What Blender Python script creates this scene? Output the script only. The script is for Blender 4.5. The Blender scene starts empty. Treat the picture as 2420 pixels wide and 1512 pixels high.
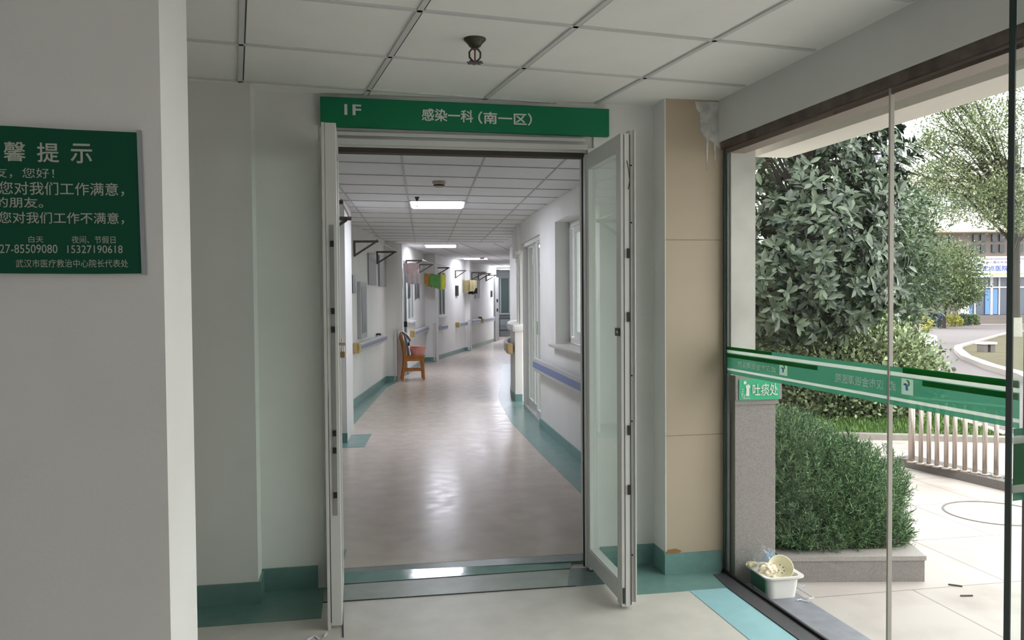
import bpy, bmesh, math, random
import numpy as np
from mathutils import Vector, Matrix
S = bpy.context.scene
COL = S.collection
R = math.radians
rnd = random.Random(7)

# ---------------------------------------------------------------- camera
CAM_H = 1.45
F_PX, PITCH, ROLL, YAW = 1978.0, R(1.65), R(.4245), R(10.58)
cd = bpy.data.cameras.new('camera'); cam = bpy.data.objects.new('camera', cd); COL.objects.link(cam)
cd.sensor_fit = 'HORIZONTAL'; cd.sensor_width = 36.0; cd.lens = F_PX / 2420 * 36.0
cd.clip_start = .05; cd.clip_end = 800
_f = Vector((math.sin(YAW) * math.cos(PITCH), math.cos(YAW) * math.cos(PITCH), -math.sin(PITCH)))
_r = Vector((math.cos(YAW), -math.sin(YAW), 0)); _d = _f.cross(_r)
CR = _r * math.cos(ROLL) + _d * math.sin(ROLL); CDN = _d * math.cos(ROLL) - _r * math.sin(ROLL)
M = Matrix((( CR.x, -CDN.x, -_f.x, 0), (CR.y, -CDN.y, -_f.y, 0), (CR.z, -CDN.z, -_f.z, CAM_H), (0, 0, 0, 1)))
cam.matrix_world = M
S.camera = cam

# ---------------------------------------------------------------- sky, exposure
w = bpy.data.worlds.new('overcast_sky'); S.world = w; w.use_nodes = True
bg = w.node_tree.nodes['Background']
bg.inputs[0].default_value = (1.0, .972, .965, 1); bg.inputs[1].default_value = 4.6
S.view_settings.view_transform = 'Standard'; S.view_settings.look = 'None'
S.view_settings.gamma = 1; S.view_settings.use_curve_mapping = False
S.view_settings.exposure = 0.0
PANEL_GLOW = 34.0

# ---------------------------------------------------------------- materials
def lin(c):
    return tuple(((v / 255) / 12.92 if v / 255 <= .04045 else ((v / 255 + .055) / 1.055) ** 2.4) for v in c)
MATS = {}
def mat(name, rgb, rough=.6, metal=0, var=0, scale=6, bump=0, bscale=60, spec=.5, coat=0, dirt=None):
    """principled material; rgb in display 0..255; var = noise variation of the colour"""
    if name in MATS: return MATS[name]
    m = bpy.data.materials.new(name); m.use_nodes = True; nt = m.node_tree; N = nt.nodes; L = nt.links
    p = N['Principled BSDF']; c = lin(rgb)
    p.inputs['Base Color'].default_value = (*c, 1); p.inputs['Roughness'].default_value = rough
    p.inputs['Metallic'].default_value = metal; p.inputs['Specular IOR Level'].default_value = spec
    p.inputs['Coat Weight'].default_value = coat
    tc = N.new('ShaderNodeTexCoord')
    if var:
        nz = N.new('ShaderNodeTexNoise'); nz.inputs['Scale'].default_value = scale; nz.inputs['Detail'].default_value = 6
        L.new(tc.outputs['Object'], nz.inputs['Vector'])
        mx = N.new('ShaderNodeMix'); mx.data_type = 'RGBA'
        mx.inputs[6].default_value = (*[v * (1 - var) for v in c], 1); mx.inputs[7].default_value = (*[min(1, v * (1 + var)) for v in c], 1)
        if dirt: mx.inputs[6].default_value = (*lin(dirt), 1)
        cr = N.new('ShaderNodeValToRGB'); cr.color_ramp.elements[0].position = .35; cr.color_ramp.elements[1].position = .65
        L.new(nz.outputs[0], cr.inputs[0]); L.new(cr.outputs[0], mx.inputs[0]); L.new(mx.outputs[2], p.inputs['Base Color'])
    if bump:
        nb = N.new('ShaderNodeTexNoise'); nb.inputs['Scale'].default_value = bscale; nb.inputs['Detail'].default_value = 3
        L.new(tc.outputs['Object'], nb.inputs['Vector'])
        b = N.new('ShaderNodeBump'); b.inputs['Strength'].default_value = bump; b.inputs['Distance'].default_value = .01
        L.new(nb.outputs[0], b.inputs['Height']); L.new(b.outputs[0], p.inputs['Normal'])
    MATS[name] = m; return m
def leafmat(name, rgb, rgb2, rough=.45, scale=3.0):
    m = mat(name, rgb, rough); nt = m.node_tree; N = nt.nodes; L = nt.links; p = N['Principled BSDF']
    g = N.new('ShaderNodeNewGeometry'); cr = N.new('ShaderNodeValToRGB')
    cr.color_ramp.elements[0].color = (*lin(rgb), 1); cr.color_ramp.elements[1].color = (*lin(rgb2), 1)
    L.new(g.outputs['Random Per Island'], cr.inputs[0]); L.new(cr.outputs[0], p.inputs['Base Color']); return m
def glassmat(name, tint=(1, 1, 1), refl=1.0, rough=0.0, milk=0.0, milk_rgb=(200, 210, 205)):
    m = bpy.data.materials.new(name); m.use_nodes = True; nt = m.node_tree; N = nt.nodes; L = nt.links
    N.remove(N['Principled BSDF']); out = N['Material Output']
    t = N.new('ShaderNodeBsdfTransparent'); t.inputs[0].default_value = (*tint, 1)
    g = N.new('ShaderNodeBsdfGlossy'); g.inputs['Roughness'].default_value = rough
    fr = N.new('ShaderNodeFresnel'); fr.inputs[0].default_value = 1.45
    mu = N.new('ShaderNodeMath'); mu.operation = 'MULTIPLY'; mu.inputs[1].default_value = refl
    ge = N.new('ShaderNodeNewGeometry'); iv = N.new('ShaderNodeMath'); iv.operation = 'SUBTRACT'; iv.inputs[0].default_value = 1; L.new(ge.outputs['Backfacing'], iv.inputs[1])
    m0 = N.new('ShaderNodeMath'); m0.operation = 'MULTIPLY'; L.new(fr.outputs[0], m0.inputs[0]); L.new(iv.outputs[0], m0.inputs[1]); L.new(m0.outputs[0], mu.inputs[0])
    mx = N.new('ShaderNodeMixShader'); L.new(mu.outputs[0], mx.inputs[0]); L.new(g.outputs[0], mx.inputs[2])
    if milk:
        d = N.new('ShaderNodeBsdfDiffuse'); d.inputs[0].default_value = (*lin(milk_rgb), 1)
        tr = N.new('ShaderNodeBsdfTranslucent'); tr.inputs[0].default_value = (*lin(milk_rgb), 1)
        a = N.new('ShaderNodeMixShader'); a.inputs[0].default_value = .5; L.new(d.outputs[0], a.inputs[1]); L.new(tr.outputs[0], a.inputs[2])
        b = N.new('ShaderNodeMixShader'); b.inputs[0].default_value = milk; L.new(t.outputs[0], b.inputs[1]); L.new(a.outputs[0], b.inputs[2])
        L.new(b.outputs[0], mx.inputs[1])
    else: L.new(t.outputs[0], mx.inputs[1])
    L.new(mx.outputs[0], out.inputs[0]); MATS[name] = m; return m
def emit(name, rgb, strength):
    m = bpy.data.materials.new(name); m.use_nodes = True; p = m.node_tree.nodes['Principled BSDF']
    p.inputs['Base Color'].default_value = (.9, .9, .9, 1); p.inputs['Emission Color'].default_value = (*lin(rgb), 1)
    p.inputs['Emission Strength'].default_value = strength; MATS[name] = m; return m

WALL = mat('painted_plaster', (224, 224, 221), .75, var=.03, scale=2.0, bump=.05, bscale=90)
CEIL = mat('ceiling_tile', (234, 234, 230), .9, var=.02, scale=3, bump=.06, bscale=200)
TBAR = mat('ceiling_bar', (200, 202, 200), .5)
GROOVE = mat('ceiling_shadow_gap', (70, 72, 72), .8)
TEAL = mat('teal_vinyl', (106, 143, 138), .32, var=.08, scale=14, bump=.03, bscale=30)
TEALF = mat('teal_floor_vinyl', (112, 146, 142), .26, var=.06, scale=10, bump=.02, bscale=20)
AQUA = mat('aqua_floor_vinyl', (150, 195, 203), .4, var=.04, scale=10)
FLOORL = mat('lobby_floor', (206, 202, 195), .42, var=.05, scale=7, bump=.02, bscale=25)
GREYSTRIP = mat('greygreen_floor', (146, 154, 147), .35, var=.1, scale=9)
def floor_vinyl():
    m = mat('beige_vinyl_floor', (196, 184, 173), .2, var=.05, scale=5, spec=.3)
    nt = m.node_tree; N = nt.nodes; L = nt.links; p = N['Principled BSDF']
    tc = N.new('ShaderNodeTexCoord')
    n1 = N.new('ShaderNodeTexNoise'); n1.inputs['Scale'].default_value = 9; n1.inputs['Detail'].default_value = 6
    L.new(tc.outputs['Object'], n1.inputs['Vector'])
    b = N.new('ShaderNodeBump'); b.inputs['Strength'].default_value = .03; b.inputs['Distance'].default_value = .01
    L.new(n1.outputs[0], b.inputs['Height']); L.new(b.outputs[0], p.inputs['Normal'])
    mr = N.new('ShaderNodeMapRange'); mr.inputs[1].default_value = .35; mr.inputs[2].default_value = .65; mr.inputs[3].default_value = .19; mr.inputs[4].default_value = .27
    L.new(n1.outputs[0], mr.inputs[0]); L.new(mr.outputs[0], p.inputs['Roughness']); return m
FLOORC = floor_vinyl()
BEIGE = mat('beige_wall_tile', (183, 168, 147), .45, var=.03, scale=3)
WHITEALU = mat('white_aluminium', (206, 207, 204), .38)
GREYALU = mat('grey_aluminium', (150, 152, 151), .4, .3)
DARK = mat('dark_gap', (22, 23, 23), .6)
BLACKPL = mat('black_plastic', (28, 28, 28), .45)
SIGNG = mat('green_sign_acrylic', (14, 116, 78), .5, spec=.3)
SIGND = mat('green_notice_acrylic', (4, 78, 56), .6, spec=.2)
LETTER = mat('white_letter', (214, 220, 216), .5)
LETTERG = mat('grey_letter', (176, 184, 170), .5)
STEEL = mat('stainless_steel', (176, 164, 156), .35, .8, bump=.02, bscale=40)
IRON = mat('painted_angle_iron', (92, 84, 78), .6, var=.15, scale=20)
BRASS = mat('bronze_sprinkler', (70, 66, 60), .4, .6)
BROWNMETAL = mat('brown_window_channel', (96, 84, 78), .5, var=.2, scale=12, dirt=(70, 58, 52))
GRANITE = mat('grey_granite', (140, 134, 132), .55, var=.16, scale=160, bump=.03, bscale=150)
GRANITED = mat('dark_granite', (104, 98, 96), .6, var=.14, scale=120)
BLACKSTONE = mat('black_threshold_stone', (70, 69, 74), .4, var=.12, scale=40)
SLATE = mat('slate_threshold_stone', (132, 133, 142), .5, var=.1, scale=14)
CONCRETE = mat('weathered_plaster', (186, 184, 180), .85, var=.16, scale=3.2, bump=.1, bscale=18)
BULK = mat('painted_soffit', (222, 216, 208), .8)
WOOD = mat('varnished_wood', (176, 112, 48), .4, var=.18, scale=12)
PINK = mat('pink_plastic', (214, 150, 142), .4)
CLOTHW = mat('white_cloth', (228, 220, 220), .9, var=.05, scale=8)
CLOTHP = mat('pale_pink_cloth', (238, 216, 218), .9)
CLOTHG = mat('green_towel', (84, 136, 72), .95, var=.08, scale=20)
CLOTHY = mat('yellow_towel', (206, 204, 84), .95, var=.06, scale=20)
CLOTHO = mat('mustard_towel', (178, 140, 66), .95, var=.08, scale=20)
CLOTHK = mat('khaki_cloth', (126, 116, 82), .95, var=.08, scale=15)
CLOTHT = mat('tan_cloth', (142, 134, 98), .95)
CLOTHD = mat('black_cloth', (22, 21, 20), .9)
CLOTHL = mat('lilac_grey_cloth', (168, 172, 174), .9)
RAILGREY = mat('handrail_grey', (190, 192, 192), .4)
RAILBLUE = mat('handrail_blue', (118, 134, 178), .4)
RAILYEL = mat('handrail_yellow', (196, 172, 112), .45)
GUARD = mat('corner_guard_grey', (196, 194, 190), .45)
PANEL = mat('grey_notice_board', (150, 150, 150), .6)
PANELD = mat('dark_notice_glass', (84, 90, 92), .25)
DOORG = mat('greygreen_door', (112, 128, 126), .5)
GLASS = glassmat('clear_glass', (.95, .985, .97), .55)
LEAFGLASS = glassmat('door_glass', (.9, .95, .93), 1.1)
DOORPANE = glassmat('sliding_door_glass', (.72, .76, .75), 1.0)
FROST = glassmat('frosted_glass', (.9, .95, .95), .6, .1, .55, (205, 212, 210))
GLASSEDGE = mat('dark_glass_edge', (16, 46, 42), .15)
PAVE = mat('granite_paving', (196, 186, 182), .65, var=.06, scale=4)
ASPH = mat('pale_asphalt', (106, 98, 101), .85, var=.05, scale=3)
KERB = mat('kerb_stone', (142, 135, 130), .7, var=.08, scale=20)
SOIL = mat('dark_soil', (84, 74, 62), .95, var=.2, scale=10)
LAWN = mat('lawn_base', (66, 88, 44), .95, var=.25, scale=9)
DRYLAWN = mat('dry_lawn', (80, 72, 48), .95, var=.18, scale=3)
BARK = mat('tree_bark', (62, 56, 50), .9, var=.2, scale=8, bump=.3, bscale=20)
LIME = mat('limewash', (168, 162, 154), .9, var=.06, scale=10)
BLDW = mat('building_white', (222, 218, 216), .7)
BLDG = mat('building_taupe', (112, 103, 100), .8, var=.05, scale=.4)
BLDC = mat('building_cream', (218, 204, 178), .8)
WIND = mat('dark_window_glass', (46, 50, 56), .2)
SPOT = mat('dark_specks', (70, 54, 40), .7)
CREAM = mat('cream_paper', (246, 240, 216), .7)
TISSUE = mat('tissue_paper', (246, 230, 204), .9)
TUBW = mat('white_tub_plastic', (238, 235, 231), .35)
TUBG = mat('green_tub_label', (52, 118, 92), .5)
LBAG = glassmat('clear_film', (.97, .98, .99), 2.2, .15, .08, (240, 244, 250))
LBLUE = glassmat('blue_film', (.8, .92, 1.0), 1.5, .2, .35, (176, 216, 246))

# ---------------------------------------------------------------- mesh builder
class MB:
    def __init__(s): s.v = []; s.f = []; s.mi = []; s.m = 0
    def face(s, pts):
        b = len(s.v); s.v += [tuple(p) for p in pts]; s.f.append(tuple(range(b, b + len(pts)))); s.mi.append(s.m)
    def add(s, vs, fs):
        b = len(s.v); s.v += [tuple(p) for p in vs]
        for f in fs: s.f.append(tuple(i + b for i in f)); s.mi.append(s.m)
    def hexa(s, p):   # p: 4 bottom + 4 top
        s.add(p, [(3, 2, 1, 0), (4, 5, 6, 7), (0, 1, 5, 4), (1, 2, 6, 5), (2, 3, 7, 6), (3, 0, 4, 7)])
    def box(s, x0, y0, z0, x1, y1, z1):
        x0, x1 = min(x0, x1), max(x0, x1); y0, y1 = min(y0, y1), max(y0, y1); z0, z1 = min(z0, z1), max(z0, z1)
        s.hexa([(x0, y0, z0), (x1, y0, z0), (x1, y1, z0), (x0, y1, z0), (x0, y0, z1), (x1, y0, z1), (x1, y1, z1), (x0, y1, z1)])
    def wall(s, A, B, z0, z1, off0, off1):
        """box along plan line A->B between offsets off0..off1 measured to the right of the direction"""
        dx, dy = B[0] - A[0], B[1] - A[1]; l = math.hypot(dx, dy); nx, ny = dy / l, -dx / l
        a0 = (A[0] + nx * off0, A[1] + ny * off0); a1 = (A[0] + nx * off1, A[1] + ny * off1)
        b0 = (B[0] + nx * off0, B[1] + ny * off0); b1 = (B[0] + nx * off1, B[1] + ny * off1)
        if off1 < off0: a0, a1, b0, b1 = a1, a0, b1, b0
        q = [a0, a1, b1, b0]
        s.hexa([(*p, z0) for p in q] + [(*p, z1) for p in q])
    def prism(s, poly, z0, z1):
        n = len(poly); a = sum(poly[i][0] * poly[(i + 1) % n][1] - poly[(i + 1) % n][0] * poly[i][1] for i in range(n))
        if a < 0: poly = poly[::-1]
        zf0 = z0 if callable(z0) else (lambda x, y: z0); zf1 = z1 if callable(z1) else (lambda x, y: z1)
        vs = [(x, y, zf0(x, y)) for x, y in poly] + [(x, y, zf1(x, y)) for x, y in poly]
        s.add(vs, [tuple(range(n))[::-1], tuple(range(n, 2 * n))] + [(i, (i + 1) % n, n + (i + 1) % n, n + i) for i in range(n)])
    def tube(s, pts, r, n=8, r2=None, cap=True):
        pts = [Vector(p) for p in pts]; k = len(pts); ring = []
        t0 = (pts[1] - pts[0]).normalized(); u = t0.orthogonal().normalized(); b = len(s.v)
        for i, p in enumerate(pts):
            t = (pts[min(i + 1, k - 1)] - pts[max(i - 1, 0)]).normalized()
            u = (u - t * u.dot(t)); u = u.normalized() if u.length > 1e-6 else t.orthogonal().normalized(); v = t.cross(u)
            rr = r if r2 is None else r + (r2 - r) * i / (k - 1)
            for j in range(n):
                a = 2 * math.pi * j / n; s.v.append(tuple(p + (u * math.cos(a) + v * math.sin(a)) * rr))
        for i in range(k - 1):
            for j in range(n):
                s.f.append((b + i * n + j, b + i * n + (j + 1) % n, b + (i + 1) * n + (j + 1) % n, b + (i + 1) * n + j)); s.mi.append(s.m)
        if cap:
            s.f.append(tuple(b + j for j in range(n))[::-1]); s.mi.append(s.m)
            s.f.append(tuple(b + (k - 1) * n + j for j in range(n))); s.mi.append(s.m)
    def bar(s, p, q, wd, ht, up=(0, 0, 1)):
        p, q = Vector(p), Vector(q); t = (q - p).normalized(); u = t.cross(Vector(up))
        u = (u if u.length > 1e-5 else t.orthogonal()).normalized() * wd / 2; v = u.cross(t).normalized() * ht / 2
        s.hexa([p - u - v, p + u - v, q + u - v, q - u - v, p - u + v, p + u + v, q + u + v, q - u + v])
    def lathe(s, prof, c, n=20, axis=None):
        mt = Matrix.Translation(c)
        if axis is not None: mt = mt @ Vector((0, 0, 1)).rotation_difference(Vector(axis)).to_matrix().to_4x4()
        b = len(s.v); k = len(prof)
        for r_, z in prof:
            for j in range(n):
                a = 2 * math.pi * j / n; s.v.append(tuple(mt @ Vector((r_ * math.cos(a), r_ * math.sin(a), z))))
        for i in range(k - 1):
            for j in range(n):
                s.f.append((b + i * n + j, b + i * n + (j + 1) % n, b + (i + 1) * n + (j + 1) % n, b + (i + 1) * n + j)); s.mi.append(s.m)
        s.f.append(tuple(b + j for j in range(n))[::-1]); s.mi.append(s.m)
        s.f.append(tuple(b + (k - 1) * n + j for j in range(n))); s.mi.append(s.m)
    def build(s, name, m, parent=None, bevel=0, smooth=False, loc=None):
        me = bpy.data.meshes.new(name); me.from_pydata(s.v, [], s.f)
        for mm in (m if isinstance(m, (list, tuple)) else [m]): me.materials.append(mm)
        if isinstance(m, (list, tuple)): me.polygons.foreach_set('material_index', s.mi)
        if smooth: me.polygons.foreach_set('use_smooth', [True] * len(me.polygons))
        me.update(); o = bpy.data.objects.new(name, me); COL.objects.link(o)
        if parent is not None:
            o.parent = parent
            if parent.type == 'EMPTY': o.matrix_parent_inverse = Matrix.LocRotScale(parent.location, parent.rotation_euler, None).inverted()
        if bevel:
            b = o.modifiers.new('bevel', 'BEVEL'); b.width = bevel; b.segments = 2; b.limit_method = 'ANGLE'
        return o
def tag(o, label, cat, group=None, kind=None):
    o['label'] = label; o['category'] = cat
    if group: o['group'] = group
    if kind: o['kind'] = kind
    return o
def thing(name, label, cat, loc, group=None, kind=None):
    o = bpy.data.objects.new(name, None); COL.objects.link(o); o.location = loc; o.empty_display_size = .05
    return tag(o, label, cat, group, kind)
def one(fn):
    mb = MB(); fn(mb); return mb
def bx(*a):
    m = MB(); m.box(*a); return m

def lettering(body, m, parent, p0, ux, w_, h_, name='lettering', nrm=None, bold=0, thick=.002, up=(0, 0, 1)):
    """text fitted to a w_ x h_ box with its lower left corner at p0, running along ux, as a mesh"""
    cu = bpy.data.curves.new('t', 'FONT'); cu.body = body; cu.size = 1; cu.resolution_u = 3
    ob = bpy.data.objects.new('t', cu); COL.objects.link(ob)
    dg = bpy.context.evaluated_depsgraph_get(); me = bpy.data.meshes.new_from_object(ob.evaluated_get(dg))
    bpy.data.objects.remove(ob); bpy.data.curves.remove(cu)
    xs = [v.co.x for v in me.vertices]; ys = [v.co.y for v in me.vertices]
    x0, y0, sx, sy = min(xs), min(ys), w_ / (max(xs) - min(xs)), h_ / (max(ys) - min(ys))
    ux = Vector(ux).normalized(); uy = Vector(up); n = Vector(nrm) if nrm is not None else ux.cross(uy); p0 = Vector(p0) + n * thick
    for v in me.vertices: v.co = p0 + ux * ((v.co.x - x0) * sx) + uy * ((v.co.y - y0) * sy)
    if bold:
        b = bmesh.new(); b.from_mesh(me); base = list(b.verts) + list(b.edges) + list(b.faces)
        for k, (du, dv) in enumerate(((1, .35), (-1, -.35), (.35, -1), (-.35, 1))):
            r_ = bmesh.ops.duplicate(b, geom=base); sh = ux * (du * bold * sx) + uy * (dv * bold * sy) + n * (.00006 * (k + 1))
            for v in r_['geom']:
                if isinstance(v, bmesh.types.BMVert): v.co += sh
        b.to_mesh(me); b.free()
    me.materials.clear(); me.materials.append(m); me.name = name
    o = bpy.data.objects.new(name, me); COL.objects.link(o); o.parent = parent
    if parent.type == 'EMPTY': o.matrix_parent_inverse = Matrix.LocRotScale(parent.location, parent.rotation_euler, None).inverted()
    return o

def gx(y): return 1.879 + (4.036 - y) * .0332      # the glazed facade line
OAZ = R(37.5); OS = (math.sin(OAZ), math.cos(OAZ)); GK = .0219
def gz(x, y):                                        # the garden falls gently away from the building
    s = x * OS[0] + y * OS[1]
    return -.05 - GK * max(0, min(s, 80) - 11)
def gp(px, py, z0=0):                                # the ground point of the garden behind a place in the photo
    d = _f + CR * ((px - 1210) / F_PX) + CDN * ((py - 756) / F_PX)
    lo, hi = 1.0, 400.0
    fn = lambda t: CAM_H + d.z * t - gz(d.x * t, d.y * t)
    for _ in range(60):
        md = (lo + hi) / 2
        if fn(md) > 0: lo = md
        else: hi = md
    return (d.x * lo, d.y * lo)
def dp(px, py, dep):                                 # a point seen at a place in the photo, dep metres ahead
    return Vector((0, 0, CAM_H)) + (_f + CR * ((px - 1210) / F_PX) + CDN * ((py - 756) / F_PX)) * dep

ZC, ZL = 2.40, 2.45        # ceiling heights of corridor and lobby
YW, YB, YCOL = 4.25, 4.09, 4.08
XB, XC = -.47, 1.566       # edges of the wall block on the left and of the tiled column

# ================================================================ SETTING
def struct(o, label, cat): return tag(o, label, cat, kind='structure')
# ---- floors
mb = MB(); mb.prism([(-8.1, -3.5), (gx(-3.5) - .08, -3.5), (1.80, 4.02), (1.85, 4.56), (-8.1, 4.56)], -.1, 0)
struct(mb.build('floor', FLOORL), 'pale grey vinyl floor of the entrance lobby', 'floor')
COR = [(-.8, 4.02), (-.8, 9), (.2, 14.9), (1.3, 19.5), (2.4, 22.8), (3.9, 27), (4.3, 31.5), (7.2, 31.5), (5.2, 25), (4.1, 20), (3.25, 16), (2.75, 13.2), (2.42, 11.5), (2.25, 9), (2.08, 4.02)]
mb = MB(); mb.prism([p for p in COR if p[1] > 4.5] + [(2.08, 4.52), (-.8, 4.52)], -.11, 0)
def corr_floor():
    L_ = [(-.8, 4.54), (-.8, 9), (.2, 14.9), (1.3, 19.5), (2.4, 22.8), (3.9, 27), (4.3, 31.5)]
    Rr = [(7.2, 31.5), (5.2, 25), (4.1, 20), (3.25, 16), (2.75, 13.2), (2.42, 11.5), (2.25, 9), (2.08, 4.50)]
    m = MB(); m.prism(L_ + Rr, -.11, 0.0015); return m
struct(corr_floor().build('floor_corridor', FLOORC), 'glossy beige vinyl floor of the curved ward corridor', 'floor')
def strip(name, poly, m, label, z=.002):
    q = MB(); q.prism(poly, -.002, z); return struct(q.build(name, m), label, 'floor strip')
strip('trim_1', [(-.17, 4.42), (1.25, 4.34), (1.28, 4.50), (-.17, 4.555)], mat('teal_dark_vinyl', (92, 116, 114), .25, var=.06, scale=12), 'dark teal vinyl strip across the corridor doorway', lambda x, y: .0165 - (y - 4.345) * .09)
strip('trim_2', [(-.17, 4.27), (1.10, 4.27), (1.13, 4.345), (-.17, 4.42)], mat('teal_ramp_vinyl', (112, 146, 142), .11, var=.08, scale=9, bump=.05, bscale=14), 'lighter teal vinyl ramp strip in the doorway', lambda x, y: .002 + (y - 4.27) * .105)
strip('trim_3', [(-.17, 4.034), (1.02, 4.01), (1.10, 4.27), (-.17, 4.27)], GREYSTRIP, 'grey green vinyl strip in front of the doorway')
strip('trim_4', [(1.02, 4.01), (1.25, 4.005), (1.28, 4.27), (1.10, 4.27)], mat('teal_dark_vinyl', (1, 1, 1)), 'dark teal floor patch at the foot of the right door leaf')
strip('trim_5', [(1.59, 3.83), (gx(-1) - .32, -1), (gx(-1) - .13, -1), (1.785, 3.83)], AQUA, 'pale aqua vinyl stripe running beside the glass wall')
strip('trim_6', [(1.30, 3.83), (1.785, 3.83), (1.87, 4.1), (1.5, 4.24), (1.30, 4.24)], TEALF, 'teal vinyl flare on the floor before the tiled column', .003)
strip('trim_7', [(-1.6, 3.84), (-.17, 3.84), (-.17, 4.24), (-.45, 4.24), (-.5, 4.1), (-1.6, 4.1)], mat('teal_dimmed_vinyl', (104, 138, 132), .3, var=.06, scale=10), 'teal vinyl flare on the floor left of the door, dimmed in its colour')  # teal vinyl with the dim light on this side put into its colour
strip('trim_8', [(1.785, 3.83), (1.80, 4.02), (gx(4.04) - .01, 4.04), (gx(-3) - .012, -3), (gx(-3) - .115, -3)], BLACKSTONE, 'black stone threshold inside the glass wall', .006)
seam = MB()
for x0, y0, x1, y1 in [(-.17, 4.032, 1.06, 4.008), (-.17, 4.27, 1.1, 4.27), (-.07, 3.6, -.08, 4.03)]: seam.bar((x0, y0, .003), (x1, y1, .003), .006, .002)
struct(seam.build('trim_9', DARK), 'thin dark joints in the floor before the doorway', 'floor joint')
def band(name, pts, m, label, z=.003):
    q = MB(); q.prism(pts, z - .003, z); return struct(q.build(name, m), label, 'floor strip')
band('trim_10', [(1.56, 5.0), (1.60, 5.83), (1.65, 7.5), (1.73, 9.34), (1.92, 11.24), (2.06, 12.17), (2.3, 13.4), (2.59, 15.1), (3.06, 17.5), (3.4, 17.5), (2.95, 15.1), (2.6, 13.4), (2.45, 11.6), (2.2, 9.3), (1.95, 6), (1.9, 5.0)], TEALF, 'teal vinyl border along the right side of the corridor')
band('trim_11', [(-.45, 8.9), (-.17, 8.9), (-.04, 9.6), (.2, 11.4), (.46, 13.4), (.66, 14.2), (.42, 14.5), (-.1, 11.2), (-.45, 9.3)], TEALF, 'teal vinyl border along the left curved wall')
band('trim_12', [(-.4, 8.17), (.07, 8.17), (.15, 8.93), (-.4, 8.93)], TEALF, 'square teal floor patch around the first left pillar', .004)

band('trim_20', [(-.2, 4.56), (-.088, 4.56), (-.066, 4.86), (-.2, 4.86)], TEALF, 'small teal vinyl corner just inside the left door jamb')
# ---- walls of the lobby
m = MB(); m.box(-8.1, YB, 0, XB, 4.6, ZL + .1); struct(m.build('wall_block_left', WALL), 'grey white wall block standing proud left of the doorway', 'wall')
m = MB(); m.box(XB, YW, 0, -.17, 4.53, ZL + .1); m.box(-.17, YW, 2.29, 1.235, 4.53, ZL + .1); m.box(1.235, YW, 0, 1.86, 4.53, ZL + .1)
struct(m.build('wall_front', WALL), 'white wall around the double door to the ward', 'wall')
m = MB(); m.m = 0; m.box(XC + .002, YCOL, 0, gx(4.1) + .004, YW, ZL + .05); m.m = 1; m.box(XC - .004, YCOL + .001, 0, XC + .002, YW, ZL + .05)
m.m = 2
for z in (.72, 1.73): m.box(XC, YCOL - .0008, z, gx(4.1), YCOL + .001, z + .003)
tc = struct(m.build('column_tiled', [BEIGE, WALL, mat('tile_joint', (140, 124, 102), .8)]), 'beige tiled column between door wall and glass wall', 'column')
pm = MB()   # peeled white filler at the column head, with drips
pl = [(1.725, 2.44), (1.80, 2.44), (1.86, 2.44), (1.86, 2.20), (1.84, 2.22), (1.835, 2.12), (1.828, 2.23), (1.80, 2.25), (1.79, 2.09), (1.785, 2.25), (1.755, 2.29), (1.752, 2.38), (1.735, 2.40)]
n_ = len(pl); pm.add([(x, YCOL - .003, z) for x, z in pl] + [(x, YCOL, z) for x, z in pl], [tuple(range(n_))] + [(i, i + n_, (i + 1) % n_ + n_, (i + 1) % n_) for i in range(n_)])
o = pm.build('filler_drip', mat('white_filler', (206, 206, 202), .8, var=.2, scale=18), tc)
m = MB(); pl = [(-.012, 0), (.06, .004), (.075, .012), (.04, .026), (.0, .022), (-.01, .012)]
m.add([(XC + .01 + x, YCOL - .002, .108 + z) for x, z in pl] + [(XC + .01 + x, YCOL, .108 + z) for x, z in pl], [tuple(range(6))] + [(i, i + 6, (i + 1) % 6 + 6, (i + 1) % 6) for i in range(6)])
m.build('chipped_patch', mat('bare_clay', (150, 112, 76), .9), tc)
# skirting
m = MB(); m.box(-1.7, YB - .012, 0, XB + .012, YB, .105); m.box(XB, YB, 0, XB + .012, YW, .105)
m.box(XB, YW - .012, 0, -.2, YW, .115); struct(m.build('baseboard_left', mat('teal_dimmed_vinyl', (1, 1, 1))), 'teal vinyl skirting left of the doorway, dimmed in its colour', 'baseboard')  # same teal, its colour darkened for the dim left side
m = MB(); m.box(1.26, YW - .012, 0, XC, YW, .115); m.box(XC - .012, YCOL, 0, XC, YW, .115); m.box(XC - .012, YCOL - .012, 0, gx(4.08) - .012, YCOL, .11)
struct(m.build('baseboard_right', TEAL), 'teal vinyl skirting right of the doorway and round the tiled column', 'baseboard')
# free standing pillar at the left
m = MB(); m.m = 0; m.box(-1.75, 2.2, 0, -.466, 2.55, ZL + .1)
m.m = 1
pil = struct(m.build('pillar_left', WALL), 'wide white pillar at the near left carrying the green notice', 'pillar')
# back of the lobby
m = MB(); m.box(-8.2, -3.7, 0, -8, 4.6, ZL + .1); struct(m.build('wall_left', WALL), 'white left end wall of the lobby behind the pillar', 'wall')
m = MB(); m.box(-1.75, -3.7, 0, 2.2, -3.5, ZL + .1); m.box(-3.2, -3.7, 0, -1.75, -3.5, .6); m.box(-3.2, -3.7, 2.1, -1.75, -3.5, ZL + .1); m.box(-8.2, -3.7, 0, -3.2, -3.5, ZL + .1); struct(m.build('wall_back', WALL), 'white wall behind the camera with an opening added to light the pillar front', 'wall')  # the opening is added so sky light reaches the pillar front
m = MB(); m.wall((gx(-3.6), -3.6), (gx(.5), .5), 0, ZL + .1, 0, .22); struct(m.build('wall_right', WALL), 'white wall right of the camera, added to cut the daylight from that side', 'wall')  # unseen wall added to let less daylight into the lobby
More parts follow.
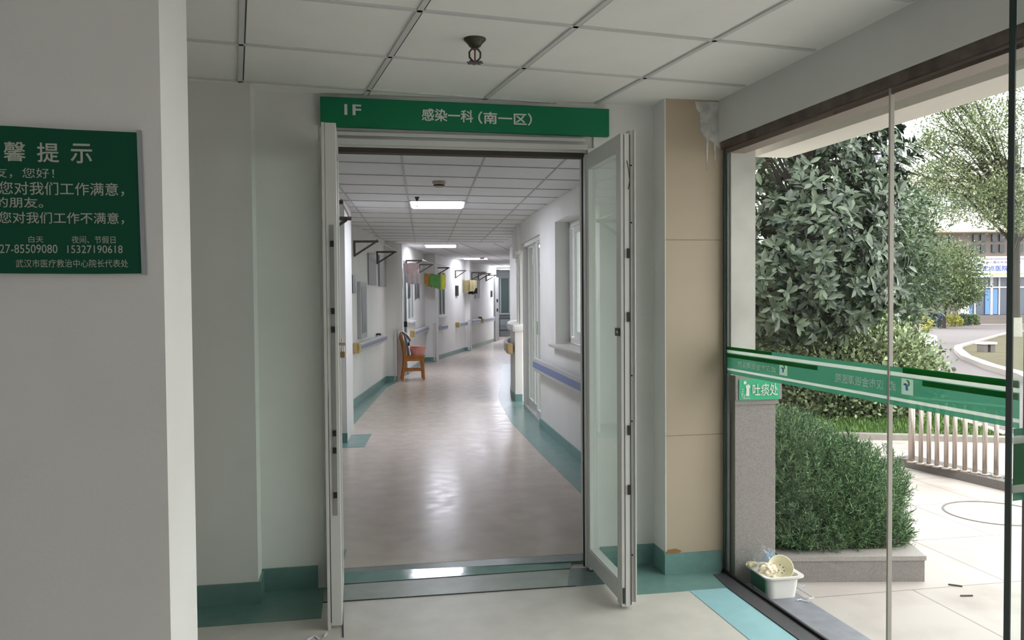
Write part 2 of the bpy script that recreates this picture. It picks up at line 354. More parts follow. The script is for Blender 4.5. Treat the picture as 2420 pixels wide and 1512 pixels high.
# ceiling of the lobby with its grid
ce = MB(); ce.box(-8.2, -3.7, ZL, 2.0, 4.3, ZL + .15); ceil = struct(ce.build('ceiling', CEIL), 'pale grey tiled ceiling of the lobby', 'ceiling')
GA = R(7.73); e1 = Vector((-math.sin(GA), math.cos(GA), 0)); e2 = Vector((math.cos(GA), math.sin(GA), 0)); GO = Vector((.736, 3.616, 0)); TL = .588
def grid_bars(O, d1, d2, n1, n2, z, inside, gap=True, wd=.02):
    m = MB()
    def seg(a, dr, off):
        ts = [-6 + .02 * k for k in range(2000)]
        run = [t for t in ts if inside(a.x + dr.x * t, a.y + dr.y * t)]
        if len(run) < 3: return
        p = a + dr * run[0]; q = a + dr * run[-1]; pr = Vector((dr.y, -dr.x, 0))
        m.m = 0; m.bar((p.x, p.y, z - .003), (q.x, q.y, z - .003), wd, .008)
        if off:
            m.m = 1; p += pr * (wd / 2 + .003); q += pr * (wd / 2 + .003)
            m.bar((p.x, p.y, z - .0015), (q.x, q.y, z - .0015), .006, .004)
    for i in range(*n1): seg(O + d2 * (i * TL), d1, gap)
    for j in range(*n2): seg(O + d1 * (j * TL), d2, False)
    return m
def in_lobby(x, y): return -3.0 < x < gx(y) - .03 and -3.5 < y < (YW if XB < x < XC else YB)
struct(grid_bars(GO, e1, e2, (-7, 4), (-12, 3), ZL, in_lobby).build('ceiling_grid', [TBAR, GROOVE], ceil), 'metal bars of the lobby ceiling grid', 'ceiling grid')
del ceil.children[0]['category']; del ceil.children[0]['label']

# beam above the glass wall, window channel, canopy outside
m = MB(); m.wall((gx(-3.6), -3.6), (gx(4.28), 4.28), 2.235, ZL + .1, -.022, .22)
struct(m.build('beam', mat('beam_plaster', (212, 213, 211), .8, var=.02, scale=3)), 'pale plaster beam along the top of the glass wall', 'beam')
m = MB(); m.m = 0; m.wall((gx(-3.6), -3.6), (gx(4.06), 4.06), 2.195, 2.237, -.018, .06); m.m = 1; m.wall((gx(-3.6), -3.6), (gx(4.06), 4.06), 2.170, 2.197, .0, .09)
struct(m.build('trim_13', [BROWNMETAL, mat('taupe_channel', (138, 124, 116), .5)]), 'dark brown metal channel holding the top of the glass wall', 'window channel')
m = MB(); m.wall((gx(-3.6), -3.6), (gx(4.3), 4.3), 2.205, 2.8, .30, .5); m.wall((gx(-3.6), -3.6), (gx(4.3), 4.3), 2.262, 2.5, .2, .31)
struct(m.build('canopy_beam', BULK), 'cream fascia beam outside above the glass wall', 'beam')
m = MB(); m.prism([(-8.3, -3.8), (2.7, -3.8), (2.4, 4.3), (-8.3, 4.6)], ZL + .16, ZL + .4)
struct(m.build('roof', BULK), 'flat roof slab over the lobby', 'roof')

m = MB(); m.prism([(2.2, -1.9), (3.0, -1.9), (3.0, 5.0), (3.1, 5.2), (3.1, 15), (2.6, 15), (2.2, 9)], 2.82, 3.0)  # unseen; inferred from the shaded paving, far strip added to dim the corridor
struct(m.build('canopy', BULK), 'pale canopy slab over the paving, out of view, run on to shade the corridor window', 'canopy')

m = MB(); m.box(2.2, -2.2, -.3, 10, -1.9, 4.0)  # added outside the view to block low sky light from behind right
struct(m.build('wall_sky_block', WALL), 'plaster wall added out of view on the right to block low sky light', 'wall')

# ================================================================ CORRIDOR
W1A, W1B = (-.385, 9.25), (.50, 14.42)
W2A, W2B = (.82, 15.0), (1.60, 19.1)
W3A, W3B = (1.75, 18.9), (2.85, 22.0)
W4A, W4B = (3.05, 22.7), (4.30, 26.2)
def lerp(A, B, t): return (A[0] + (B[0] - A[0]) * t, A[1] + (B[1] - A[1]) * t)
def at_y(A, B, y): return lerp(A, B, (y - A[1]) / (B[1] - A[1]))
cw = MB()
cw.wall((-.40, 4.5), (-.40, 8.5), 0, ZC + .1, -.25, 0)
def wall_hole(m, A, B, holes, z1=ZC + .1, t0=-.25, t1=0):
    """wall A->B with rectangular holes (ya, yb, za, zb)"""
    y = A[1]
    for ya, yb, za, zb in holes:
        m.wall(at_y(A, B, y), at_y(A, B, ya), 0, z1, t0, t1)
        if za > 0: m.wall(at_y(A, B, ya), at_y(A, B, yb), 0, za, t0, t1)
        if zb < z1: m.wall(at_y(A, B, ya), at_y(A, B, yb), zb, z1, t0, t1)
        y = yb
    m.wall(at_y(A, B, y), B, 0, z1, t0, t1)
wall_hole(cw, W1A, W1B, [])
wall_hole(cw, W2A, W2B, [(15.15, 15.62, 0, 2.1), (15.72, 16.75, .98, 2.05)])
wall_hole(cw, W3A, W3B, [(19.25, 19.87, .98, 2.05)])
wall_hole(cw, W4A, W4B, [])
cw.wall(W4B, (4.55, 27.1), 0, ZC + .1, -.25, 0); cw.wall((4.55, 27.1), (4.9, 30.6), 0, ZC + .1, -.25, 0)
struct(cw.build('wall_corridor_left', WALL), 'white curving left wall of the ward corridor', 'wall')
def pilaster(name, poly, label):
    m = MB(); m.prism(poly, 0, ZC + .1); return struct(m.build(name, WALL), label, 'pillar')
pilaster('pillar_1', [(-.6, 8.45), (-.098, 8.45), (-.036, 9.25), (-.6, 9.3)], 'first white pillar on the left of the corridor, just beyond the doorway')
pilaster('pillar_2', [(.30, 14.42), (.685, 14.36), (.70, 15.02), (.5, 15.1)], 'second white pillar on the left, behind which the wooden chair stands')
pilaster('pillar_3', [(1.42, 18.68), (1.74, 18.56), (1.86, 19.12), (1.5, 19.2)], 'third white pillar on the left, beside the green and yellow towels')
pilaster('pillar_4', [(2.1, 20.62), (2.30, 20.55), (2.40, 20.8), (2.2, 20.95)], 'shallow white pillar in the left wall between third and last pillar')
pilaster('pillar_5', [(2.72, 22.05), (2.975, 21.96), (3.12, 22.7), (2.8, 22.8)], 'last white pillar on the left, beside the khaki washing')
def skirt(name, A, B, label, m=TEAL):
    q = MB(); q.wall(A, B, 0, .10, 0, .014); return struct(q.build(name, m), label, 'baseboard')
skirt('baseboard_1', W1A, W1B, 'teal skirting along the first curved stretch of left wall')
skirt('baseboard_2', at_y(W2A, W2B, 15.62), W2B, 'teal skirting behind the wooden chair')
skirt('baseboard_3', W3A, W3B, 'teal skirting between third and last left pillars')
skirt('baseboard_4', W4A, W4B, 'teal skirting along the far left wall')
for nme, a, b, l in [('baseboard_5', (-.5, 8.45), (-.095, 8.45), 'teal skirting on the front of the first left pillar'), ('baseboard_6', (.35, 14.413), (.69, 14.36), 'teal skirting on the front of the second left pillar'),
                  ('baseboard_7', (1.45, 18.67), (1.745, 18.56), 'teal skirting on the front of the third left pillar'), ('baseboard_8', (2.12, 20.61), (2.30, 20.55), 'teal skirting on the front of the shallow left pillar'), ('baseboard_9', (2.75, 22.04), (2.98, 21.96), 'teal skirting on the front of the last left pillar')]:
    skirt(nme, a, b, l)
# right wall
RA, RB = (1.79, 4.53), (2.0, 9.02)
rw = MB(); wall_hole(rw, RA, RB, [(5.4, 8.12, .965, 2.18)], ZC + .1, 0, .25)
rw.wall((2.0, 9.02), (2.15, 10.85), 2.13, ZC + .1, 0, .25)
rw.wall((2.15, 10.85), (2.21, 11.3), 2.05, ZC + .1, -.03, .25); rw.wall((2.21, 11.3), (2.42, 12.6), 2.02, ZC + .1, -.05, .2)
for A, B in [((2.75, 13.6), (2.85, 16)), ((2.85, 16), (3.7, 20)), ((3.7, 20), (4.8, 25)), ((4.8, 25), (6.4, 31))]: rw.wall(A, B, 0, ZC + .1, .1, .35)
rw.wall((2.42, 12.6), (2.85, 13.9), 1.95, ZC + .1, 0, .2)
struct(rw.build('wall_corridor_right', WALL), 'white curving right wall of the ward corridor', 'wall')
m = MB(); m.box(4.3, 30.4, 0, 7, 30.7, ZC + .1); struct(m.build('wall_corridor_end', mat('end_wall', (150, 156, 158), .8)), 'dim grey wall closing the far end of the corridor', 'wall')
m = MB(); m.wall(RA, RB, 0, .095, -.014, 0); struct(m.build('baseboard_corridor_right', TEAL), 'teal skirting along the near right corridor wall', 'baseboard')
# corridor ceiling
def corr_poly(): return [(-.7, 4.5), (-.7, 9), (.2, 14.9), (1.3, 19.5), (2.4, 22.8), (3.9, 27), (4.3, 31), (7.2, 31), (5.2, 25), (4.0, 20), (3.2, 16), (3.1, 13.6), (2.7, 12.5), (2.4, 11.3), (2.25, 9), (2.04, 4.5)]
m = MB(); m.prism(corr_poly(), ZC, ZC + .3); cc = struct(m.build('ceiling_corridor', mat('corridor_ceiling_tile', (226, 226, 226), .9)), 'tiled ceiling of the ward corridor', 'ceiling')
TLs = TL; TL = .60
ga = R(-4.6); f1 = Vector((-math.sin(ga), math.cos(ga), 0)); f2 = Vector((math.cos(ga), math.sin(ga), 0))
def inpoly(x, y, P):
    c = False
    for i in range(len(P)):
        (x0, y0), (x1, y1) = P[i], P[i - 1]
        if (y0 > y) != (y1 > y) and x < (x1 - x0) * (y - y0) / (y1 - y0) + x0: c = not c
    return c
CI = [(-.4, 4.55), (-.38, 9.2), (.5, 14.4), (.6, 14.8), (2.6, 14.8), (2.5, 12.6), (2.21, 11.3), (2.0, 9), (1.8, 4.55)]
TL = .57
m1 = grid_bars(Vector((.34, 6.03, 0)), f1, Vector((1, 0, 0)), (-3, 5), (0, 0), ZC, lambda x, y: inpoly(x, y, CI), False, .011)
TL = .60
m2 = grid_bars(Vector((.34, 6.03, 0)), f1, Vector((.9985, .055, 0)), (0, 0), (-3, 16), ZC, lambda x, y: inpoly(x, y, CI), False, .006)
m1.build('ceiling_grid', mat('corridor_bar', (186, 186, 186), .6), cc); m2.build('ceiling_grid', mat('corridor_bar', (1, 1, 1)), cc)
CI2 = [(.75, 14.9), (1.7, 19.0), (2.9, 22.2), (4.1, 26), (5.5, 29), (4.8, 25), (3.9, 20), (3.2, 16), (3.0, 14.9)]
gb = R(-17); h1 = Vector((-math.sin(gb), math.cos(gb), 0)); h2 = Vector((math.cos(gb), math.sin(gb), 0))
grid_bars(Vector((1.3, 15.2, 0)), h1, h2, (-4, 5), (0, 0), ZC, lambda x, y: inpoly(x, y, CI2), False, .009).build('ceiling_grid', mat('corridor_bar', (1, 1, 1)), cc)

# ceiling lights
GLOWS = [emit('lit_panel', (240, 241, 255), PANEL_GLOW * k) for k in (.88, .9, .75, 1.7, .5)]
ang = [-.1, -.12, -.2, -.35, -.45]
for i, (x, y, sx, sy, lab) in enumerate([(.84, 8.63, .56, .64, 'square lit ceiling panel nearest the doorway'), (1.58, 15.68, .6, .72, 'second lit ceiling panel from the doorway, past the ceiling seam'),
        (2.98, 20.9, .62, .66, 'third lit ceiling panel, with a small round detector hanging in front'), (4.55, 26.4, .7, .7, 'fourth lit ceiling panel, far down the corridor'), (5.25, 29.0, .6, .7, 'smallest, farthest lit ceiling panel at the corridor end')]):
    t = thing('ceiling_light', lab, 'ceiling light', (x, y, ZC), 'lit ceiling panels down the corridor'); t.rotation_euler = (0, 0, ang[i])
    bpy.context.view_layer.update()
    c, s_ = math.cos(ang[i]), math.sin(ang[i])
    def rt(px, py): return (x + px * c - py * s_, y + px * s_ + py * c)
    m = MB(); m.prism([rt(-sx / 2, -sy / 2), rt(sx / 2, -sy / 2), rt(sx / 2, sy / 2), rt(-sx / 2, sy / 2)], ZC - .010, ZC - .0005); m.build('frame', WHITEALU, t)
    m = MB(); k = .022; m.prism([rt(-sx / 2 + k, -sy / 2 + k), rt(sx / 2 - k, -sy / 2 + k), rt(sx / 2 - k, sy / 2 - k), rt(-sx / 2 + k, sy / 2 - k)], ZC - .016, ZC - .010); m.build('diffuser', GLOWS[i], t)
# smoke detectors and sprinklers
def detector(x, y, lab, m=mat('detector_plastic', (178, 168, 154), .5), r=.055):
    t = thing('smoke_detector', lab, 'smoke detector', (x, y, ZC), 'smoke detectors on the corridor ceiling')
    q = MB(); q.lathe([(r, 0), (r, -.018), (r * .85, -.03)], (x, y, ZC)); q.build('base', m, t, smooth=False)
    q = MB(); q.lathe([(r * .8, -.03), (r * .78, -.045), (r * .4, -.052)], (x, y, ZC)); q.build('sensor_cap', m, t)
    q = MB()
    q.lathe([(r * .825, -.031), (r * .825, -.040)], (x, y, ZC))
    q.build('vent', DARK, t)
detector(.69, 6.93, 'beige round detector on the ceiling before the nearest lit panel')
detector(3.06, 20.3, 'white round detector hanging at the third lit panel', mat('detector_white', (230, 230, 230), .4), .07)
def sprinkler(x, y, z, lab, s_=1.0):
    t = thing('fire_sprinkler', lab, 'sprinkler', (x, y, z), 'ceiling sprinklers')
    q = MB(); q.lathe([(.040 * s_, 0), (.040 * s_, -.004), (.034 * s_, -.010), (.024 * s_, -.022), (.020 * s_, -.03)], (x, y, z)); q.build('escutcheon', BRASS, t, smooth=True)
    q = MB(); q.lathe([(.013 * s_, -.028), (.013 * s_, -.04)], (x, y, z), 8)
    for sg in (-1, 1):
        q.tube([(x + sg * .010 * s_, y, z - .038), (x + sg * .020 * s_, y, z - .052), (x + sg * .019 * s_, y, z - .072), (x + sg * .006 * s_, y, z - .088)], .0035 * s_, 6)
    q.build('yoke', BRASS, t)
    q = MB(); q.tube([(x, y, z - .04), (x, y, z - .085)], .0028 * s_, 6); q.build('bulb', mat('red_bulb', (120, 60, 50), .2), t)
    q = MB(); q.lathe([(.008 * s_, -.086), (.022 * s_, -.090), (.022 * s_, -.093), (.006 * s_, -.095)], (x, y, z), 16)
    for k in range(8):
        a = k * math.pi / 4; q.bar((x + .02 * s_ * math.cos(a), y + .02 * s_ * math.sin(a), z - .0915), (x + .029 * s_ * math.cos(a), y + .029 * s_ * math.sin(a), z - .0915), .008 * s_, .003)
    q.build('deflector', BRASS, t)
sprinkler(.469, 3.256, ZL, 'dark bronze sprinkler on the lobby ceiling before the green door sign', 1.1)
sprinkler(.59, 8.05, ZC, 'small sprinkler beside the nearest lit ceiling panel', .62)
sprinkler(1.36, 18.6, ZC, 'tiny dark sprinkler on the ceiling between second and third lit panels', .8)

# ================================================================ SIGNS
t = thing('door_sign', 'long green sign with white floor and ward lettering above the double door', 'sign', (.575, YW, 2.36))
sm = MB(); sm.hexa([(-.158, 4.215, 2.288), (1.31, 4.215, 2.276), (1.31, YW, 2.276), (-.158, YW, 2.288), (-.158, 4.215, 2.430), (1.31, 4.215, 2.418), (1.31, YW, 2.418), (-.158, YW, 2.430)])
sm.build('panel', SIGNG, t, bevel=.003)
lettering('1F', LETTER, t, (-.04, 4.215, 2.345), (1, 0, -.008), .078, .050, nrm=(0, -1, 0), bold=.02)
lettering('感染一科', LETTER, t, (.338, 4.215, 2.328), (1, 0, -.008), .256, .060, nrm=(0, -1, 0), bold=.018)
lettering('（南一区）', LETTER, t, (.622, 4.215, 2.322), (1, 0, -.008), .275, .060, nrm=(0, -1, 0), bold=.018)
t = thing('notice_board', 'dark green notice with rows of grey writing on the near pillar', 'sign', (-.9, 2.2, 1.68))
m = MB(); pl = [(-1.35, 1.515), (-.85, 1.513), (-.62, 1.511), (-.512, 1.512), (-.514, 1.7), (-.517, 1.855), (-.68, 1.858), (-.79, 1.862), (-1.35, 1.87)]
n_ = len(pl); m.add([(x, 2.186, z) for x, z in pl] + [(x, 2.2, z) for x, z in pl], [tuple(range(n_)), tuple(range(n_, 2 * n_))[::-1]] + [(i, i + n_, (i + 1) % n_ + n_, (i + 1) % n_) for i in range(n_)])
m.build('panel', SIGND, t)
m = MB(); m.hexa([(-.514, 2.184, 1.51), (-.506, 2.19, 1.508), (-.506, 2.199, 1.508), (-.514, 2.199, 1.51), (-.519, 2.184, 1.86), (-.512, 2.19, 1.862), (-.512, 2.199, 1.862), (-.519, 2.199, 1.86)])
m.build('edge_tape', mat('grey_tape', (120, 124, 130), .5), t)
def px2(px, py):
    d = _f + CR * ((px - 1210) / F_PX) + CDN * ((py - 756) / F_PX); k = 2.186 / d.y; return (d.x * k, 2.186, CAM_H + d.z * k)
def note(body, x0, y0, x1, y1, bold=.0):
    a = px2(x0, y1); b = px2(x1, y0); lettering(body, LETTERG, t, a, (1, 0, 0), b[0] - a[0], b[2] - a[2], nrm=(0, -1, 0), bold=bold, thick=.0015)
for ch, x0, x1 in (('馨', 10, 60), ('提', 89, 139), ('示', 168, 217)): note(ch, x0, 336 + x0 * .03, x1, 380 + x0 * .03, .012)
note('友，您好！', -14, 398, 128, 420)
note('您对我们工作满意，', -2, 433, 293, 460, .006)
note('的朋友。', -10, 467, 102, 490, .006)
note('您对我们工作不满意，', -2, 503, 293, 528, .006)
note('白天', 68, 558, 103, 573); note('夜间、节假日', 170, 558, 273, 575)
note('27-85509080', 0, 578, 136, 598); note('15327190618', 160, 580, 290, 598)
note('武汉市医疗救治中心院长代表处', 38, 613, 303, 632)

# ================================================================ DOORS OF THE WARD
def pbox(m, x0, x1, y0, y1, z0, z1): m.box(x0, y0, z0, x1, y1, z1)
fr = thing('door_frame', 'white aluminium frame of the double door', 'door frame', (.53, 4.3, 0), kind='structure')
m = MB(); pbox(m, -.17, 1.235, 4.262, 4.36, 2.195, 2.29); pbox(m, -.14, 1.20, 4.235, 4.30, 2.205, 2.235); pbox(m, -.13, 1.19, 4.243, 4.3, 2.25, 2.27); m.build('head', WHITEALU, fr, bevel=.003)
m = MB(); pbox(m, -.10, 1.185, 4.262, 4.33, 2.172, 2.195); m.build('head_gasket', mat('dirty_gasket', (62, 56, 48), .7), fr)
for x0, x1 in ((-.17, -.115), (1.20, 1.25)):
    m = MB(); pbox(m, x0, x1, 4.24, 4.36, 0, 2.22); m.build('jamb', WHITEALU, fr, bevel=.003)
m = MB(); pbox(m, 1.184, 1.1895, 4.295, 4.31, 0, 2.175); m.build('jamb_gasket', DARK, fr)
m = MB(); m.hexa([(-.172, 4.14, 2.33), (-.15, 4.14, 2.33), (-.15, YW, 2.31), (-.172, YW, 2.31), (-.172, 4.14, 2.336), (-.15, 4.14, 2.336), (-.15, YW, 2.336), (-.172, YW, 2.336)])
# right leaf
rl = thing('door_2', 'open right glazed leaf of the double door', 'door', (1.21, 4.3, 0), kind='structure')
X0, X1, Y0, Y1 = 1.19, 1.236, 3.66, 4.292
m = MB(); pbox(m, X0, X1, Y1 - .095, Y1, .012, 2.185); pbox(m, X0 - .004, X0, Y1 - .05, Y1 - .012, .012, 2.185); m.build('hinge_stile', WHITEALU, rl, bevel=.003)
m = MB(); pbox(m, X0, X1, Y0 + .004, Y0 + .07, .012, 2.185); m.build('lock_stile', WHITEALU, rl, bevel=.003)
m = MB(); pbox(m, X0, X1, Y0 + .07, Y1 - .095, .03, .125); pbox(m, X0 - .004, X0, Y0 + .07, Y1 - .095, .09, .118); m.build('bottom_rail', WHITEALU, rl, bevel=.003)
m = MB(); pbox(m, X0, X1, Y0 + .07, Y1 - .095, 2.10, 2.185); m.build('top_rail', WHITEALU, rl, bevel=.003)
m = MB(); pbox(m, X1 + .001, X1 + .024, Y0 + .01, Y0 + .06, .03, 2.20); pbox(m, X1 + .018, X1 + .024, Y0 - .004, Y0 + .06, .03, 2.20); m.build('meeting_bar', WHITEALU, rl)
m = MB(); pbox(m, X0 + .016, X0 + .0178, Y0 + .001, Y0 + .0055, .02, 2.18); pbox(m, X1 - .003, X1 + .0005, Y0 + .001, Y0 + .0055, .02, 2.18); m.build('edge_groove', mat('edge_shadow', (64, 66, 66), .6), rl)
m = MB(); pbox(m, X0 + .019, X0 + .025, Y0 + .068, Y1 - .093, .12, 2.105); m.build('pane', LEAFGLASS, rl)
for z in (1.64, 1.35, .83, .555):
    m = MB(); pbox(m, X1 - .016, X1 - .002, Y0 - .004, Y0 + .01, z - .022, z + .022); m.build('strike_plate', BLACKPL, rl)
for z in (2.04, 1.78, 1.08, .87, .25):
    m = MB(); m.lathe([(.004, 0), (.004, .004)], (X1 + .006, Y0 + .008, z), 8, (0, -1, 0)); m.build('screw', DARK, rl)
m = MB(); pbox(m, X0 - .006, X0, Y0 + .015, Y0 + .075, 1.262, 1.298); h_ = m.build('latch_plate', mat('dark_grey_metal', (70, 72, 70), .5, .5), rl)
m = MB(); pbox(m, X0 - .0075, X0 - .0055, Y0 + .032, Y0 + .05, 1.275, 1.285); m.build('slot', LETTER, h_)
m = MB(); m.tube([(X0 + .03, Y0, 2.06), (X0 + .036, Y0 - .005, 2.02), (X0 + .042, Y0 - .006, 1.97), (X0 + .036, Y0, 1.93)], .0018, 5); m.build('loose_wire', DARK, rl)
m = MB(); pbox(m, X0 + .004, X0 + .014, Y0 - .003, Y0 + .02, .03, .10); m.build('floor_bolt', mat('dark_grey_metal', (1, 1, 1)), rl)
# left leaf
ll = thing('door_1', 'open left leaf of the double door seen edge on', 'door', (-.11, 4.3, 0), kind='structure')
X0, X1, Y0, Y1 = -.122, -.074, 3.70, 4.255
m = MB(); pbox(m, X0, X1, Y0, Y0 + .07, .015, 2.2); m.build('lock_stile', WHITEALU, ll, bevel=.003)
m = MB(); pbox(m, X0, X1, Y1 - .09, Y1, .015, 2.2); m.build('hinge_stile', WHITEALU, ll, bevel=.003)
m = MB(); pbox(m, X0, X1, Y0 + .07, Y1 - .09, .03, .125); m.build('bottom_rail', WHITEALU, ll)
m = MB(); pbox(m, X0, X1, Y0 + .07, Y1 - .09, 2.11, 2.2); m.build('top_rail', WHITEALU, ll)
m = MB(); pbox(m, X0 + .021, X0 + .027, Y0 + .068, Y1 - .088, .12, 2.115); m.build('pane', LEAFGLASS, ll)
m = MB(); pbox(m, X0 - .014, X0 - .001, Y0 - .006, Y0 + .05, .0, 2.2); m.build('rubber_seal', WHITEALU, ll)
m = MB(); m.hexa([(X0 - .003, Y0 - .003, .03), (X0 + .003, Y0 - .003, .03), (X0 + .003, Y0 + .004, .03), (X0 - .003, Y0 + .004, .03), (X0 - .011, Y0 - .003, 2.08), (X0 - .005, Y0 - .003, 2.08), (X0 - .005, Y0 + .004, 2.08), (X0 - .011, Y0 + .004, 2.08)]); m.build('edge_groove', DARK, ll)
m = MB(); pbox(m, X0 + .016, X0 + .034, Y0 - .003, Y0, .50, 1.76); lk = m.build('lock_rail', GREYALU, ll)
for z in (1.68, 1.39, 1.31, .86, .785, .59):
    m = MB(); pbox(m, X0 + .017, X0 + .033, Y0 - .007, Y0 - .002, z - .013, z + .013); m.build('bolt_keep', BLACKPL, lk)
m = MB(); m.tube([(X1, Y0 + .03, 1.245), (X1 + .028, Y0 + .03, 1.245)], .006, 8); m.tube([(X1 + .014, Y0 + .03, 1.21), (X1 + .014, Y0 + .03, 1.27)], .004, 8)
m.build('latch_bolt', STEEL, ll)
# padlock hanging on the left leaf
t = thing('padlock', 'small brass padlock hanging on the latch of the left door leaf', 'padlock', (-.058, 3.74, 1.20))
m = MB(); m.box(-.068, 3.722, 1.185, -.048, 3.734, 1.212); m.build('body', mat('brass', (140, 116, 84), .4, .6), t, bevel=.003)
m = MB(); m.tube([(-.064, 3.728, 1.21), (-.064, 3.728, 1.232), (-.058, 3.728, 1.242), (-.052, 3.728, 1.232), (-.052, 3.728, 1.21)], .0025, 6); m.build('shackle', STEEL, t)

# ================================================================ CORRIDOR FITTINGS
# clothes brackets: a level arm, an upright on the wall and a sloping brace
def nrm(A, B):
    l = math.hypot(B[0] - A[0], B[1] - A[1]); return ((B[1] - A[1]) / l, -(B[0] - A[0]) / l)
def bracket(root, z, L_, drop, lab, dirn=(.985, -.17), wd=.03):
    x, y = root; d = dirn; t = thing('drying_bracket', lab, 'bracket', (x, y, z), 'iron drying brackets along the left wall')
    q = MB(); q.bar((x, y, z), (x + d[0] * L_, y + d[1] * L_, z), wd, wd); q.build('arm', IRON, t)
    q = MB(); q.bar((x + d[0] * .012, y + d[1] * .012, z - .01), (x + d[0] * .012, y + d[1] * .012, z - drop), wd, wd, (1, 0, 0)); q.build('upright', IRON, t)
    q = MB(); q.bar((x + d[0] * .012, y + d[1] * .012, z - drop + .012), (x + d[0] * L_ * .88, y + d[1] * L_ * .88, z - .012), wd, wd * .8); q.build('brace', IRON, t)
    return (x + d[0] * L_ * .95, y + d[1] * L_ * .95, z + .018)
tips = []
tips.append(bracket((-.40, 7.15), 2.24, .31, .2, 'nearest drying bracket, its tip just past the left door leaf', (1, 0)))
tips.append(bracket((-.40, 8.34), 2.215, .37, .24, 'drying bracket fixed just before the first left pillar', (1, 0), .035))
for y_, z, L_, dr, lab in [(11.40, 2.19, .33, .2, 'open triangular drying bracket right after the first left pillar'), (13.45, 2.16, .32, .19, 'dark triangular drying bracket just before the second left pillar')]:
    x_ = at_y(W1A, W1B, y_); tips.append(bracket(x_, z, L_, dr, lab))
for y_, z, L_, dr, lab in [(15.5, 2.11, .31, .17, 'drying bracket above the pale pink washing'), (17.56, 2.115, .31, .18, 'drying bracket on the lit wall before the green towels')]:
    tips.append(bracket(at_y(W2A, W2B, y_), z, L_, dr, lab))
for y_, z, L_, dr, lab in [(19.1, 2.10, .30, .17, 'drying bracket half hidden by the third left pillar'), (20.9, 2.09, .29, .19, 'drying bracket between third and last left pillars')]:
    tips.append(bracket(at_y(W3A, W3B, y_), z, L_, dr, lab))
for y_, z, L_, dr, lab in [(23.0, 2.10, .42, .2, 'drying bracket over the khaki washing'), (23.9, 2.09, .38, .2, 'drying bracket just past the khaki washing'), (25.0, 2.075, .33, .18, 'farthest drying bracket near the end door')]:
    tips.append(bracket(at_y(W4A, W4B, y_), z, L_, dr, lab))
for a, b, lab in [(0, 1, 'steel drying pole nearest the doorway'), (2, 3, 'thin drying pole between the first and second left pillars'), (4, 5, 'drying pole carrying the pale pink washing'), (5, 6, 'drying pole carrying the green and yellow towels'), (7, 8, 'drying pole towards the khaki washing'), (8, 10, 'farthest drying pole along the left wall')]:
    q = MB(); q.tube([tips[a], tips[b]], .011, 8); tag(q.build('drying_pole', STEEL), lab, 'pole', 'drying poles along the left wall')
# pillar corner guards
def guard(x, y, z1, lab, s_=.035):
    q = MB(); q.box(x - s_, y - .004, .02, x + .004, y + .001, z1); q.box(x - .001, y - .004, .02, x + .004, y + s_, z1)
    tag(q.build('corner_guard', GUARD), lab, 'corner guard', 'grey corner guards on the left pillars')
guard(.686, 14.356, .88, 'grey corner guard on the second left pillar beside the wooden chair', .05)
guard(1.742, 18.556, .86, 'grey corner guard on the third left pillar', .05)
guard(2.977, 21.956, .83, 'grey corner guard on the last left pillar', .06)
# handrails
def handrail(A, B, z, lab, mid=RAILBLUE, capA=True, capB=False, ht=.12, side=1):
    t = thing('handrail', lab, 'handrail', ((A[0] + B[0]) / 2, (A[1] + B[1]) / 2, z), 'wall handrails in the corridor')
    o0, o1 = (.05 * side, .085 * side)
    q = MB(); q.wall(A, B, z - ht / 2, z + ht / 2, o0, o1); q.build('rail', RAILGREY, t, bevel=.012)
    q = MB(); q.wall(A, B, z - ht * .22, z + ht * .2, o1 - .005 * side, o1 + .004 * side); q.build('stripe', mid, t)
    l = math.hypot(B[0] - A[0], B[1] - A[1])
    for cap, P, Q in ((capA, A, B), (capB, B, A)):
        if cap:
            q = MB(); q.wall(P, lerp(P, Q, .11 / l), z - ht * .56, z + ht * .56, .0, .092 * side); q.build('end_cap', RAILYEL, t, bevel=.012)
    for k in (.25, .75):
        q = MB(); c = lerp(A, B, k); e = lerp(A, B, k + .04 / l); q.wall(c, e, z - .03, z + .03, 0, o0 + .005 * side); q.build('mount', RAILGREY, t)
    return t
GREYB = mat('rail_greyblue', (134, 140, 160), .45)
handrail(at_y(W1A, W1B, 11.25), at_y(W1A, W1B, 13.95), .775, 'grey handrail with a yellow end past the first left pillar', GREYB, True, True)
handrail(at_y(W2A, W2B, 16.0), at_y(W2A, W2B, 18.6), .745, 'grey handrail with a yellow end behind the wooden chair', GREYB, True, False)
handrail(at_y(W3A, W3B, 19.2), at_y(W3A, W3B, 19.8), .735, 'short blue striped handrail under the window past the third left pillar', RAILBLUE, False, False)
handrail(at_y(W3A, W3B, 20.9), at_y(W3A, W3B, 21.9), .735, 'short handrail just before the last left pillar', GREYB, True, False)
handrail(at_y(W4A, W4B, 22.8), at_y(W4A, W4B, 23.85), .745, 'short far handrail right after the last left pillar', RAILBLUE, False, False)
handrail(at_y(W4A, W4B, 24.15), at_y(W4A, W4B, 26.0), .735, 'farthest left handrail ending at the end door', GREYB, True, False)
handrail(at_y(RA, RB, 4.9), at_y(RA, RB, 9.0), .70, 'blue striped handrail on the near right corridor wall', RAILBLUE, False, False, .15, -1)
